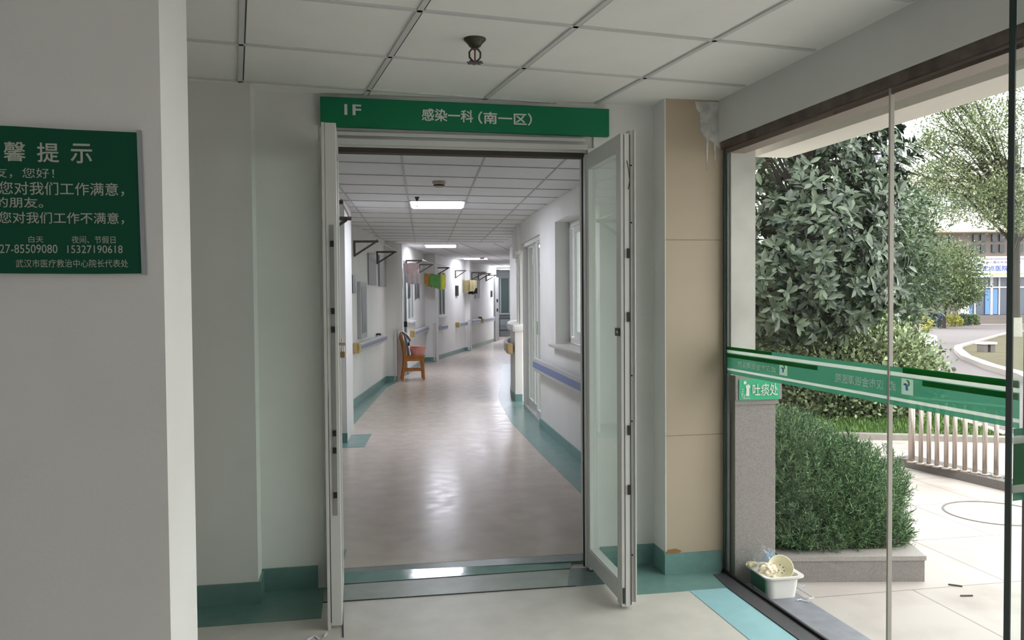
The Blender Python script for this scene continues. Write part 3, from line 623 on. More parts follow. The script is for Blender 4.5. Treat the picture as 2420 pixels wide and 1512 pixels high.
# boards and plates on the left wall
def plate(name, A, B, y0, y1, z0, z1, m, lab, cat, off=.02, group=None):
    q = MB(); q.wall(at_y(A, B, y0), at_y(A, B, y1), z0, z1, .001, off); return tag(q.build(name, m), lab, cat, group)
plate('wall_board', W1A, W1B, 12.55, 13.3, 1.63, 2.10, PANEL, 'upright grey board under the second bracket, nearer of the pair', 'board', .022, 'grey boards before the second left pillar')
plate('wall_board', W1A, W1B, 13.6, 14.35, 1.62, 2.12, PANEL, 'upright grey board nearest the second left pillar', 'board', .03, 'grey boards before the second left pillar')
t = thing('notice_case', 'narrow grey framed notice case beside the first left pillar', 'notice case', (*at_y(W1A, W1B, 11.9), 1.26))
q = MB(); A_, B_ = at_y(W1A, W1B, 11.62), at_y(W1A, W1B, 12.15); q.wall(A_, B_, .88, 1.66, .001, .05); q.build('case', mat('case_grey', (168, 168, 168), .5), t, bevel=.004)
q = MB(); q.wall(lerp(A_, B_, .15), lerp(A_, B_, .85), .95, 1.59, .045, .054); q.build('glass_front', PANELD, t)
plate('wall_plaque', W1A, W1B, 11.2, 11.42, 1.50, 1.74, PANELD, 'small dark plaque next to the first left pillar', 'plaque', .02)
plate('wall_plaque', W3A, W3B, 20.9, 21.15, 1.46, 1.72, BLACKPL, 'small black plaque between third and last left pillars', 'plaque', .03)
plate('wall_plaque', W4A, W4B, 25.75, 25.95, 1.42, 1.62, BLACKPL, 'small black plaque near the end door', 'plaque', .03)
plate('wall_board', W4A, W4B, 23.4, 24.0, 1.40, 1.93, PANEL, 'grey board on the far wall beside the khaki washing', 'board', .03)
q = MB(); c = at_y(W1A, W1B, 13.35); q.box(c[0], c[1] - .05, .845, c[0] + .07, c[1] + .05, .875); tag(q.build('wall_hook', mat('dark_grey_metal', (1, 1, 1))), 'small grey hook plate above the first left handrail', 'hook')
q = MB(); c = at_y(W4A, W4B, 23.98); q.box(c[0], c[1] - .1, .80, c[0] + .07, c[1] + .1, .85); tag(q.build('wall_hook', BLACKPL), 'small black hook plate above the far handrails', 'hook')
# ward door and windows in the left wall
def plan_window(name, A, B, y0, y1, z0, z1, lab, glass, nf=3, dep=-.045, frm=WHITEALU, sill=True, door=False):
    t = thing(name, lab, 'door' if door else 'window', (*at_y(A, B, (y0 + y1) / 2), z0), kind='structure')
    a, b = at_y(A, B, y0), at_y(A, B, y1)
    for za, zb in ((z0, z0 + .05), (z1 - .05, z1)):
        q = MB(); q.wall(a, b, za, zb, dep, dep + .05); q.build('frame', frm, t)
    l = math.hypot(b[0] - a[0], b[1] - a[1])
    for k in range(nf):
        c = (l - .05) * k / (nf - 1) / l; q = MB(); q.wall(lerp(a, b, c), lerp(a, b, c + .05 / l), z0 + .05, z1 - .05, dep, dep + .05); q.build('frame', frm, t)
    q = MB(); q.wall(a, b, z0 + .04, z1 - .04, dep + .02, dep + .026); q.build('pane', glass, t)
    if sill: q = MB(); q.wall(lerp(a, b, -.04), lerp(a, b, 1.04), z0 - .03, z0 + .003, dep, .05); q.build('sill', WHITEALU, t)
    return t
DIM = mat('dim_ward_glass', (70, 88, 84), .12)
plan_window('window_1', W2A, W2B, 15.72, 16.75, .98, 2.05, 'dim ward window above the wooden chair', DIM)
plan_window('window_2', W3A, W3B, 19.25, 19.87, .98, 2.05, 'dim ward window past the third left pillar', mat('dim_ward_glass2', (104, 122, 118), .15), 3)
d = plan_window('door_3', W2A, W2B, 15.15, 15.62, .01, 2.1, 'grey ward door behind the second left pillar', DOORG, 2, -.06, GREYALU, False, True)
q = MB(); c = at_y(W2A, W2B, 15.25); q.box(c[0] - .01, c[1], .9, c[0] + .05, c[1] + .03, 1.0); q.build('handle', DARK, d)
# end door and dim corner at the far end
t = thing('door_4', 'grey end door at the far left of the corridor', 'door', (4.5, 27.0, 0), kind='structure')
q = MB(); q.wall((4.32, 26.25), (4.57, 27.05), .01, 2.05, 0, .05); q.build('panel', GREYALU, t)
q = MB(); q.wall((4.36, 26.5), (4.53, 26.95), .1, 1.95, .045, .058); q.build('leaf', DOORG, t)
for z in (1.25, .95):
    q = MB(); q.box(4.44, 26.50, z, 4.50, 26.58, z + .1); q.build('lock', DARK, t)
t = thing('window_3', 'dim green window in the far end wall', 'window', (5.2, 30.3, .85), kind='structure')
for x0, x1 in ((4.85, 4.92), (5.2, 5.26), (5.55, 5.62)):
    q = MB(); q.box(x0, 30.3, .8, x1, 30.4, 2.1); q.build('frame', mat('frame_grey', (150, 158, 158), .5), t)
q = MB(); q.box(4.9, 30.36, .85, 5.6, 30.38, 2.1); q.build('pane', mat('dim_ward_glass', (1, 1, 1)), t)
q = MB(); q.box(4.8, 30.28, .76, 5.7, 30.4, .82); q.build('sill', mat('frame_grey', (1, 1, 1)), t)
t = thing('trolley', 'dark low trolley standing at the far end of the corridor', 'trolley', (5.25, 29.6, 0))
q = MB(); q.box(5.0, 29.3, .62, 5.7, 29.8, .68); q.build('top', mat('trolley_dark', (60, 64, 66), .5), t)
q = MB(); q.box(5.02, 29.32, .2, 5.68, 29.78, .24); q.build('shelf', mat('trolley_dark', (1, 1, 1)), t)
for x0 in (5.02, 5.66):
    for y0 in (29.32, 29.76):
        q = MB(); q.box(x0, y0, .0, x0 + .03, y0 + .03, .62); q.build('leg', mat('trolley_dark', (1, 1, 1)), t)
# right side: sliding window
t = thing('window_4', 'white sliding window in a deep reveal on the near right corridor wall', 'window', (*at_y(RA, RB, 6.8), 1.0), kind='structure')
def rwall(y0, y1, z0, z1, o0, o1, nme, m, par, bevel=0):
    q = MB(); q.wall(at_y(RA, RB, y0), at_y(RA, RB, y1), z0, z1, o0, o1); return q.build(nme, m, par, bevel)
for y0, y1 in ((8.05, 8.12), (5.4, 5.47), (7.02, 7.09)): rwall(y0, y1, .99, 2.17, .14, .22, 'frame', WHITEALU, t)
rwall(5.4, 8.12, .985, 1.035, .14, .22, 'frame', WHITEALU, t); rwall(5.4, 8.12, 2.12, 2.18, .14, .22, 'frame', WHITEALU, t)
s_ = rwall(6.98, 7.06, 1.03, 2.12, .15, .175, 'sash', WHITEALU, t); rwall(7.86, 7.94, 1.03, 2.12, .15, .175, 'sash', WHITEALU, t)
rwall(7.06, 7.86, 1.03, 1.10, .15, .175, 'sash', WHITEALU, t); rwall(7.06, 7.86, 2.06, 2.12, .15, .175, 'sash', WHITEALU, t)
rwall(7.06, 8.05, 1.05, 2.1, .16, .165, 'pane', FROST, t); rwall(5.47, 7.0, 1.05, 2.1, .19, .195, 'pane', FROST, t)
rwall(7.42, 7.44, 1.60, 1.61, .13, .15, 'latch', DARK, t)
rwall(5.3, 8.2, .94, .968, -.06, .16, 'sill', mat('stone_sill', (192, 190, 186), .4, var=.08, scale=30), t, .006)
# right side: sliding glass door
t = thing('door_5', 'white framed sliding glass door on the right of the corridor', 'door', (2.08, 9.9, 0), kind='structure')
DA, DB = (2.03, 9.04), (2.17, 10.83)
def dwall(y0, y1, z0, z1, o0, o1, nme, m):
    q = MB(); q.wall(at_y(DA, DB, y0), at_y(DA, DB, y1), z0, z1, o0, o1); return q.build(nme, m, t)
dwall(9.04, 10.83, 2.08, 2.135, 0, .12, 'frame', WHITEALU); dwall(9.04, 10.83, 0, .03, 0, .12, 'frame', WHITEALU)
dwall(9.04, 9.10, .03, 2.08, 0, .12, 'frame', WHITEALU); dwall(10.77, 10.83, .03, 2.08, 0, .12, 'frame', WHITEALU)
for y0, y1, o in ((9.10, 9.18, .01), (9.55, 9.63, .01), (9.63, 9.72, .055), (10.68, 10.77, .055), (10.15, 10.23, .055)):
    dwall(y0, y1, .03, 2.08, o, o + .04, 'stile', WHITEALU)
dwall(9.18, 9.55, .05, 2.06, .025, .031, 'pane', DOORPANE); dwall(9.72, 10.68, .05, 2.06, .07, .076, 'pane', DOORPANE)
dwall(9.18, 9.55, .03, .12, .01, .05, 'rail', WHITEALU); dwall(9.72, 10.68, .03, .12, .055, .095, 'rail', WHITEALU)
dwall(9.50, 9.53, 1.0, 1.15, .005, .012, 'sticker', mat('green_sticker', (96, 150, 120), .6))
dwall(9.12, 9.15, 1.0, 1.15, .003, .012, 'sticker', mat('green_sticker', (1, 1, 1)))
# nurse counter with curved front, glazing above it and its own handrail
t = thing('nurse_counter', 'white curved counter bulging into the corridor past the sliding door', 'counter', (2.4, 12.2, 0))
cp = [(2.24, 11.25), (2.142, 11.25), (2.19, 11.8), (2.29, 12.4), (2.42, 12.95), (2.56, 13.3), (2.7, 13.5), (3.0, 13.5), (2.95, 12.2), (2.5, 11.4)]
q = MB(); q.prism(cp, 0, .955); q.build('front', WALL, t)
tp = [(2.26, 11.22), (2.10, 11.22), (2.135, 11.8), (2.235, 12.4), (2.36, 12.98), (2.51, 13.35), (2.68, 13.56), (3.0, 13.56), (2.95, 12.2), (2.5, 11.4)]
q = MB(); q.prism(tp, .955, 1.06); q.build('top', mat('counter_white', (226, 226, 226), .35), t, bevel=.03)
q = MB(); q.prism([(a, b) for a, b in [(2.142, 11.24), (2.24, 11.24), (2.24, 11.25), (2.15, 11.25), (2.2, 11.8), (2.3, 12.4), (2.28, 12.4), (2.18, 11.8)]], 0, .1); q.build('skirting', TEAL, t)
gl = thing('counter_glazing', 'white framed glazing standing on the nurse counter', 'window', (2.4, 12, 1.06), kind='structure')
for x, y in ((2.225, 11.33), (2.30, 11.75), (2.36, 12.2), (2.46, 12.7)):
    q = MB(); q.box(x, y - .03, 1.06, x + .05, y + .03, 2.05); q.build('mullion', WHITEALU, gl)
for A_, B_ in (((2.25, 11.36), (2.32, 11.72)), ((2.325, 11.78), (2.385, 12.17)), ((2.385, 12.23), (2.485, 12.67))):
    q = MB(); q.wall(A_, B_, 1.07, 2.04, 0, .006); q.build('pane', glassmat('counter_glass', (.8, .86, .85), .8) if 'counter_glass' not in MATS else MATS['counter_glass'], gl)
q = MB(); hp = [(2.09, 11.5), (2.125, 11.85), (2.22, 12.42), (2.345, 12.98), (2.55, 13.5)]
t = thing('counter_handrail', 'curved grey handrail with a yellow end along the nurse counter', 'handrail', (2.2, 12.3, .72), 'wall handrails in the corridor')
for A_, B_ in zip(hp, hp[1:]): q.wall(A_, B_, .665, .785, -.03, .03)
q.build('rail', RAILGREY, t, bevel=.012)
q = MB(); q.wall((2.075, 11.28), (2.095, 11.52), .65, .80, -.035, .045); q.build('end_cap', mat('cap_tan', (186, 156, 110), .45), t, bevel=.02)

# ================================================================ LAUNDRY
def cloth(name, P, Q, z1, z0, m, lab, amp=.015, waves=3, jag=.02, seed=1, group='washing hung along the corridor', flare=.0, parent=None, drop=None):
    """hanging cloth between plan points P,Q with folds and an uneven hem"""
    r_ = random.Random(seed); nx, nz = 18, 9; q = MB(); vs = []; l = math.hypot(Q[0] - P[0], Q[1] - P[1]); n = ((Q[1] - P[1]) / l, -(Q[0] - P[0]) / l)
    ph = [r_.uniform(0, 6.28) for _ in range(4)]
    for side in (1, -1):
        for i in range(nx + 1):
            u = i / nx; hem = z0 + jag * (math.sin(5 * u + ph[0]) + .6 * math.sin(13 * u + ph[1])) + (drop(u) if drop else 0)
            for k in range(nz + 1):
                v = k / nz; uu = .5 + (u - .5) * (1 + flare * v)
                a = amp * (.3 + v) * math.sin(waves * 6.28 * u + ph[2] + .8 * v) + side * .004
                vs.append((P[0] + (Q[0] - P[0]) * uu + n[0] * a, P[1] + (Q[1] - P[1]) * uu + n[1] * a, z1 - (z1 - hem) * v + .006 * math.sin(9 * u + ph[3]) * (1 - v)))
    N_ = (nx + 1) * (nz + 1); fs = []
    for i in range(nx):
        for k in range(nz):
            a = i * (nz + 1) + k; fs.append((a, a + 1, a + nz + 2, a + nz + 1)); fs.append((N_ + a, N_ + a + nz + 1, N_ + a + nz + 2, N_ + a + 1))
    rim = [(i * (nz + 1), (i + 1) * (nz + 1)) for i in range(nx)] + [(i * (nz + 1) + nz, (i + 1) * (nz + 1) + nz) for i in range(nx)] + [(k, k + 1) for k in range(nz)] + [(nx * (nz + 1) + k, nx * (nz + 1) + k + 1) for k in range(nz)]
    for a, b in rim: fs.append((a, b, N_ + b, N_ + a))
    q.add(vs, fs); o = q.build(name, m, parent, smooth=True)
    if parent is None: tag(o, lab, 'washing', group)
    return o
cloth('pink_wrap', (.86, 15.06), (1.12, 15.0), 2.05, 1.84, CLOTHP, 'pale pink cloth folded over the pole behind the second left pillar', .03, 1.5, .01, 3, drop=lambda u: .14 * abs(u - .35) * 1.2)
cloth('white_shirt', (.89, 15.14), (1.12, 15.08), 2.0, 1.68, CLOTHW, 'white shirt hanging under the pale pink cloth', .03, 2.5, .012, 4)
cloth('grey_trouser', (.925, 15.25), (.985, 15.23), 1.72, 1.42, CLOTHL, 'pale grey garment leg hanging left of the white shirt', .015, 1.5, .02, 5)
cloth('grey_sleeve', (1.06, 15.3), (1.15, 15.28), 1.98, 1.40, CLOTHL, 'pale grey garment leg hanging right of the white shirt', .02, 1.5, .02, 6)
cloth('mustard_towel', (1.46, 18.05), (1.66, 18.0), 1.94, 1.70, CLOTHO, 'mustard towel hanging left of the green towel', .015, 1.5, .02, 7, drop=lambda u: -.04 * u)
cloth('green_towel', (1.56, 17.85), (1.79, 17.8), 1.915, 1.60, CLOTHG, 'green towel hanging in the middle of the coloured washing', .012, 1, .01, 8, drop=lambda u: .07 * (1 - u))
cloth('yellow_towel', (1.77, 17.82), (1.89, 17.78), 1.92, 1.61, CLOTHY, 'yellow towel hanging right of the green towel', .015, 2, .015, 9)
cloth('khaki_shirt', (2.75, 21.7), (2.99, 21.65), 1.87, 1.56, CLOTHK, 'khaki garment hanging by the last left pillar', .02, 1.5, .02, 10)
cloth('tan_shirt', (2.93, 21.6), (3.10, 21.55), 1.86, 1.60, CLOTHT, 'tan garment overlapping the khaki one on its right', .02, 2, .03, 11, drop=lambda u: .1 * max(0, u - .6))
cloth('black_trousers', (2.92, 21.9), (3.16, 21.85), 1.68, 1.51, CLOTHD, 'black garment showing below the khaki and tan washing', .015, 1.5, .01, 12, drop=lambda u: .0)

# ================================================================ CHAIR WITH BASIN
def wooden_chair():
    # faces +x; seat about .42 high
    t = thing('wooden_chair', 'varnished wooden chair standing behind the second left pillar', 'chair', (.98, 14.75, 0))
    x0, x1, y0, y1 = .80, 1.17, 14.58, 14.94
    q = MB(); q.hexa([(x0 + .01, y0, .395), (x1, y0 - .015, .395), (x1, y1 + .015, .395), (x0 + .01, y1, .395), (x0 + .01, y0, .425), (x1 + .01, y0 - .02, .425), (x1 + .01, y1 + .02, .425), (x0 + .01, y1, .425)]); q.build('seat', WOOD, t, bevel=.008)
    for y in (y0 + .005, y1 - .035):
        q = MB(); q.hexa([(x1 - .03, y, 0), (x1 + .005, y, 0), (x1 + .005, y + .03, 0), (x1 - .03, y + .03, 0), (x1 - .06, y, .4), (x1 - .01, y, .4), (x1 - .01, y + .035, .4), (x1 - .06, y + .035, .4)]); q.build('front_leg', WOOD, t, bevel=.004)
        q = MB()
        pts = [(x0 - .035, 0), (x0 + .0, .22), (x0 + .015, .42), (x0 - .01, .62), (x0 - .055, .80)]
        for (xa, za), (xb, zb) in zip(pts, pts[1:]):
            q.hexa([(xa, y, za), (xa + .04, y, za), (xa + .04, y + .03, za), (xa, y + .03, za), (xb, y, zb), (xb + .04, y, zb), (xb + .04, y + .03, zb), (xb, y + .03, zb)])
        q.build('rear_leg', WOOD, t)
        q = MB(); q.bar((x0 + .02, y + .016, .17), (x1 - .03, y + .016, .17), .02, .03); q.build('stretcher', WOOD, t)
        q = MB(); q.box(x0 + .03, y + .004, .33, x1 - .04, y + .026, .396); q.build('apron', WOOD, t)
    q = MB(); q.hexa([(x0 - .045, y0, .70), (x0 - .02, y0, .70), (x0 - .02, y1, .70), (x0 - .045, y1, .70), (x0 - .06, y0, .82), (x0 - .03, y0, .82), (x0 - .03, y1, .82), (x0 - .06, y1, .82)]); q.build('top_rail', WOOD, t, bevel=.008)
    for k in range(3):
        y = y0 + .07 + k * .09; q = MB(); q.hexa([(x0 + .01, y, .43), (x0 + .025, y, .43), (x0 + .025, y + .04, .43), (x0 + .01, y + .04, .43), (x0 - .04, y, .71), (x0 - .025, y, .71), (x0 - .025, y + .04, .71), (x0 - .04, y + .04, .71)]); q.build('back_slat', WOOD, t)
    return t
wooden_chair()
def basin(c, r, h, m, lab):
    t = thing('wash_basin', lab, 'basin', c, 'pink plastic wash basins on the chair')
    q = MB(); q.lathe([(r * .74, 0), (r * .93, h * .9), (r * .95, h * .92), (r * .90, h * .92), (r * .72, .006), (.002, .006)], c, 28); q.build('bowl', m, t, smooth=False)
    q = MB(); q.lathe([(r * .93, h * .88), (r, h * .90), (r * 1.0, h), (r * .94, h), (r * .92, h * .93)], c, 28); q.build('rim', m, t)
basin((1.06, 14.70, .425), .15, .13, PINK, 'pink plastic basin on the wooden chair seat, in front')
basin((1.05, 14.705, .472), .128, .115, mat('salmon_plastic', (224, 164, 146), .4), 'salmon plastic basin nested inside the pink one')
# jacket over the chair back
q = MB(); A = [(.745, .83), (.77, .845), (.80, .83), (.86, .74), (.90, .66), (.905, .55), (.90, .43)]
def drape(pts, y0, y1, name, m, lab, cat, seed):
    r_ = random.Random(seed); q = MB(); ny = 10; vs = []; k = len(pts)
    for off in (0, .012):
        for i in range(k):
            for j in range(ny + 1):
                x, z = pts[i]; f = .012 * math.sin(j * 1.3 + i * .7 + seed)
                vs.append((x + off + f, y0 + (y1 - y0) * j / ny, z + off * .6 - (.03 * math.sin(j * .9 + seed) if i == k - 1 else 0)))
    N_ = k * (ny + 1); fs = []
    for i in range(k - 1):
        for j in range(ny):
            a = i * (ny + 1) + j; fs.append((a, a + ny + 1, a + ny + 2, a + 1)); fs.append((N_ + a, N_ + a + 1, N_ + a + ny + 2, N_ + a + ny + 1))
    q.add(vs, fs); return tag(q.build(name, m, smooth=True), lab, cat)
jk = drape([(.715, .70), (.728, .80), (.75, .845), (.80, .835), (.84, .76), (.865, .66), (.885, .55), (.90, .44)], 14.55, 14.9, 'white_jacket', mat('offwhite_cloth', (218, 212, 214), .9), 'white jacket draped over the back of the wooden chair', 'jacket', 2)
jk2 = MB(); jk2.box(.885, 14.52, .60, .91, 14.56, .66); jk2.build('dark_badge', CLOTHD, jk)
drape([(.79, .845), (.84, .81), (.88, .76), (.915, .69), (.91, .66)], 14.56, 14.85, 'folded_cloth', mat('offwhite_cloth2', (226, 224, 218), .9), 'folded white cloth lying over the jacket on the chair', 'cloth', 5)

# ================================================================ GLASS WALL
def gwall(y0, y1, z0, z1, o0, o1, nme, m, par, bevel=0):
    q = MB(); q.wall((gx(y1), y1), (gx(y0), y0), z0, z1, o0, o1); return q.build(nme, m, par, bevel)
def sticker_mat(name, rgb, a):
    m = bpy.data.materials.new(name); m.use_nodes = True; nt = m.node_tree; N = nt.nodes; L = nt.links; p = N['Principled BSDF']
    p.inputs['Base Color'].default_value = (*lin(rgb), 1); p.inputs['Roughness'].default_value = .4
    t = N.new('ShaderNodeBsdfTransparent'); t.inputs[0].default_value = (*[min(1, v * 1.1 + .25) for v in lin(rgb)], 1)
    tr = N.new('ShaderNodeBsdfTranslucent'); tr.inputs[0].default_value = (*lin(rgb), 1)
    a1 = N.new('ShaderNodeMixShader'); a1.inputs[0].default_value = .35; L.new(tr.outputs[0], a1.inputs[1]); L.new(p.outputs[0], a1.inputs[2])
    mx = N.new('ShaderNodeMixShader'); mx.inputs[0].default_value = a; L.new(t.outputs[0], mx.inputs[1]); L.new(a1.outputs[0], mx.inputs[2])
    L.new(mx.outputs[0], N['Material Output'].inputs[0]); return m
FILM = sticker_mat('green_film', (100, 156, 136), .55)
FILMW = sticker_mat('whitish_film', (200, 206, 200), .6)
FILMD = sticker_mat('dark_green_tape', (30, 146, 66), .9)
def print_mat(name, rgb, a):
    m = mat(name, rgb, .5); nt = m.node_tree; N = nt.nodes; L = nt.links; t = N.new('ShaderNodeBsdfTransparent'); mx = N.new('ShaderNodeMixShader'); mx.inputs[0].default_value = a
    L.new(t.outputs[0], mx.inputs[1]); L.new(N['Principled BSDF'].outputs[0], mx.inputs[2]); L.new(mx.outputs[0], N['Material Output'].inputs[0]); return m
FILMT = print_mat('pale_letters', (250, 252, 250), .92)
FILMW2 = sticker_mat('pale_card', (176, 192, 182), .7)
FILMB = print_mat('blue_mark', (84, 150, 196), .9)
def logo_card(par, yc, hw, z0, z1):
    o = gwall(yc + hw, yc - hw, z0, z1, -.0040, -.0025, 'logo_card', FILMW2, par)
    k = (z1 - z0); g = lambda u, v: (gx(yc) - .0048, yc + hw - u * 2 * hw, z0 + v * k)
    q = MB(); q.tube([g(.25, .62), g(.38, .66), g(.5, .55), g(.52, .28)], k * .055, 6, k * .09); q.build('blue_mark', FILMB, o)
    q = MB(); q.tube([g(.48, .88), g(.62, .86), g(.7, .72), g(.62, .6)], k * .05, 6, k * .09); q.build('green_mark', print_mat('leaf_mark', (120, 196, 140), .9), o)
def band_parts(par, y0, y1, gap):
    for z0, z1, nme, m in ((1.043, 1.060, 'green_edge', FILM), (1.060, 1.072, 'white_stripe', FILMW), (1.150, 1.165, 'white_stripe', FILMW), (1.165, 1.182, 'green_edge', FILM)):
        gwall(y0, y1, z0, z1, -.0022, -.0006, nme, m, par)
    ga, gb, za, zb = gap
    gwall(y0, gb, 1.072, 1.150, -.0022, -.0006, 'green_band', FILM, par); gwall(ga, y1, 1.072, 1.150, -.0022, -.0006, 'green_band', FILM, par)
    gwall(gb, ga, 1.072, za, -.0022, -.0006, 'green_band', FILM, par); gwall(gb, ga, zb, 1.150, -.0022, -.0006, 'green_band', FILM, par)
def gtext(body, par, y0, y1, z0, z1):    # seen from behind: runs away from the door
    lettering(body, FILMT, par, (gx(y0) - .0026, y0, z0), (gx(y1) - gx(y0), y1 - y0, 0), abs(y1 - y0), z1 - z0, nrm=(-1, 0, 0), thick=.0008)
t = thing('glass_partition', 'tall glass panel beside the tiled column, with a green band and mirrored writing', 'glass panel', (gx(3.4), 3.4, 0), 'fixed panels of the glass wall', 'thing')
gwall(4.03, 2.766, .0, 2.185, 0, .010, 'pane', GLASS, t)
band_parts(t, 4.03, 2.768, (3.446, 3.514, 1.082, 1.134))
gtext('武汉市金银潭医院', t, 3.545, 3.91, 1.088, 1.116); gtext('汉市金银潭医院', t, 2.785, 3.087, 1.092, 1.128)
logo_card(t, 3.48, .034, 1.082, 1.134)
gwall(4.028, 3.583, 1.166, 1.181, -.0042, -.0026, 'dark_stripe', FILMD, t); gwall(4.028, 3.213, 1.128, 1.146, -.0042, -.0026, 'dark_stripe', FILMD, t)
t = thing('glass_partition', 'glass panel next to the doorway post, with the larger pale logo card', 'glass panel', (gx(2.4), 2.4, 0), 'fixed panels of the glass wall', 'thing')
gwall(2.752, 2.165, .0, 2.185, 0, .010, 'pane', GLASS, t)
band_parts(t, 2.752, 2.165, (2.624, 2.686, 1.088, 1.146)); gtext('武', t, 2.717, 2.748, 1.095, 1.13)
logo_card(t, 2.655, .031, 1.088, 1.146)
gwall(2.68, 2.167, 1.164, 1.186, -.0042, -.0026, 'dark_stripe', FILMD, t); gwall(2.578, 2.167, 1.128, 1.147, -.0042, -.0026, 'dark_stripe', FILMD, t)
q = MB(); q.wall((gx(2.754), 2.754), (gx(2.764), 2.764), 0, 2.2, -.003, .013)
struct(q.build('trim_14', mat('silicone_joint', (178, 170, 162), .5)), 'upright silicone joint between the two glass panels', 'glass joint')
q = MB(); q.m = 0; q.box(gx(4.05) - .006, 4.045, 0, gx(4.05) + .004, 4.065, 2.2); q.m = 1; q.box(gx(4.05) + .004, 4.03, 0, gx(4.05) + .016, 4.075, 2.2)
struct(q.build('trim_15', [mat('teal_edge', (40, 70, 66), .3), GREYALU]), 'dark edge channel of the glass wall against the tiled column', 'channel')
q = MB(); q.box(gx(2.12) - .004, 2.03, -.04, gx(2.12) + .03, 2.150, 2.2)
struct(q.build('trim_16', mat('dark_post', (74, 72, 72), .45, .3)), 'dark grey upright door post at the right edge', 'post')
q = MB(); q.wall((gx(2.16), 2.16), (gx(4.06), 4.06), .004, .018, -.012, .0)
struct(q.build('trim_17', DARK), 'black rubber seal along the foot of the glass wall', 'seal')
t = thing('door_6', 'open frameless glass door at the right edge, with the end of a green band', 'door', (1.94, 1.46, 0), kind='structure')
DD = ((1.176, 1.338), (1.935, 1.462))
q = MB(); q.wall(lerp(*DD, .004), DD[1], .01, 2.19, -.006, .006); q.build('pane', GLASS, t)
q = MB(); q.wall(DD[0], lerp(*DD, .004), .01, 2.19, -.0062, .0062); q.build('edge', GLASSEDGE, t)
for z0, z1, nme, m in ((1.067, 1.081, 'green_edge', FILM), (1.081, 1.096, 'white_stripe', FILMW), (1.096, 1.172, 'green_band', sticker_mat('green_film_dark', (16, 124, 76), .95)), (1.172, 1.187, 'white_stripe', FILMW), (1.187, 1.2, 'green_edge', FILM)):
    q = MB(); q.wall(lerp(*DD, .006), DD[1], z0, z1, .0065, .0075); q.build(nme, m, t)

# ================================================================ GARDEN GROUND
def clip(poly, f):
    out = []
    for i in range(len(poly)):
        a, b = poly[i - 1], poly[i]; fa, fb = f(a), f(b)
        if (fa >= 0) != (fb >= 0):
            k = fa / (fa - fb); out.append((a[0] + (b[0] - a[0]) * k, a[1] + (b[1] - a[1]) * k))
        if fb >= 0: out.append(b)
    return out
def zone(name, poly, m, label, lift, cat='ground', kind='structure', th=.2):
    sv = lambda p: p[0] * OS[0] + p[1] * OS[1]; q = MB()
    for lo, hi in ((-99, 11), (11, 80), (80, 999)):
        P = clip(clip(poly, lambda p: sv(p) - lo), lambda p: hi - sv(p))
        if len(P) > 2: q.prism(P, lambda x, y: gz(x, y) + lift - th, lambda x, y: gz(x, y) + lift)
    return tag(q.build(name, m), label, cat, kind=kind)
def pavemat():
    m = mat('paving_slabs', (202, 193, 188), .6); nt = m.node_tree; N = nt.nodes; L = nt.links; p = N['Principled BSDF']
    tc = N.new('ShaderNodeTexCoord'); br = N.new('ShaderNodeTexBrick'); br.offset = 0.5
    br.inputs['Color1'].default_value = (*lin((186, 177, 173)), 1); br.inputs['Color2'].default_value = (*lin((178, 169, 165)), 1); br.inputs['Mortar'].default_value = (*lin((128, 120, 115)), 1)
    br.inputs['Scale'].default_value = 1.0; br.inputs['Mortar Size'].default_value = .004; br.inputs['Brick Width'].default_value = 1.1; br.inputs['Row Height'].default_value = .75
    L.new(tc.outputs['Object'], br.inputs['Vector']); nz = N.new('ShaderNodeTexNoise'); nz.inputs['Scale'].default_value = 2.4; nz.inputs['Detail'].default_value = 7
    cr = N.new('ShaderNodeValToRGB'); cr.color_ramp.elements[0].position = .3; cr.color_ramp.elements[1].position = .52; cr.color_ramp.elements[0].color = (.72, .68, .66, 1)
    L.new(tc.outputs['Object'], nz.inputs['Vector']); L.new(nz.outputs[0], cr.inputs[0])
    mx = N.new('ShaderNodeMix'); mx.data_type = 'RGBA'; mx.blend_type = 'MULTIPLY'; mx.inputs[0].default_value = .8; L.new(br.outputs[0], mx.inputs[6]); L.new(cr.outputs[0], mx.inputs[7]); L.new(mx.outputs[2], p.inputs['Base Color']); return m
ground = zone('ground', [(1.9, -6), (160, -6), (260, 260), (40, 260), (2.3, 4.6)], mat('plaza_paving', (148, 142, 139), .8, var=.04, scale=.5), 'pale open ground of the hospital garden', -.01, th=.3)
zone('paving', [(1.9, -5), (9, -5), (7.5, 4), (6.45, 7.3), (4.0, 8.25), (2.32, 8.8), (2.32, 4.2), (1.9, 4.2)], pavemat(), 'pale granite paving outside the glass wall', .0, 'paving')
q = MB(); q.wall((gx(-2), -2), (gx(4.02), 4.02), -.3, -.042, .012, .26); struct(q.build('trim_18', SLATE), 'slate grey stone strip just outside the glass wall', 'threshold')
q = MB(); q.box(1.8, -3.5, -.3, 1.9, 4.3, -.012); struct(q.build('trim_19', BLACKSTONE), 'dark stone bed under the glass wall', 'threshold')
road = [(6.3, 6.6), (6.75, 8.5), (7.6, 9.9), gp(2217, 872), gp(2215, 792), gp(2180, 785), gp(2180, 770), gp(2300, 768), gp(2420, 766), gp(2600, 775), gp(2376, 791), gp(2316, 809), gp(2263, 829), gp(2281, 849), gp(2340, 872), gp(2420, 896), (17, 12), (12, 4), (8, 4)]
zone('road', road, ASPH, 'pale asphalt garden road curving away past the round hedge', .008, 'road')
lawnp = [(4.08, 8.2), (6.5, 7.28), (6.85, 8.5), (7.7, 9.9), (10, 13), gp(2217, 872), (12, 20), (2.6, 20), (2.6, 8.8)]
zone('lawn', lawnp, LAWN, 'green lawn bed under the round hedge', .02, 'lawn')
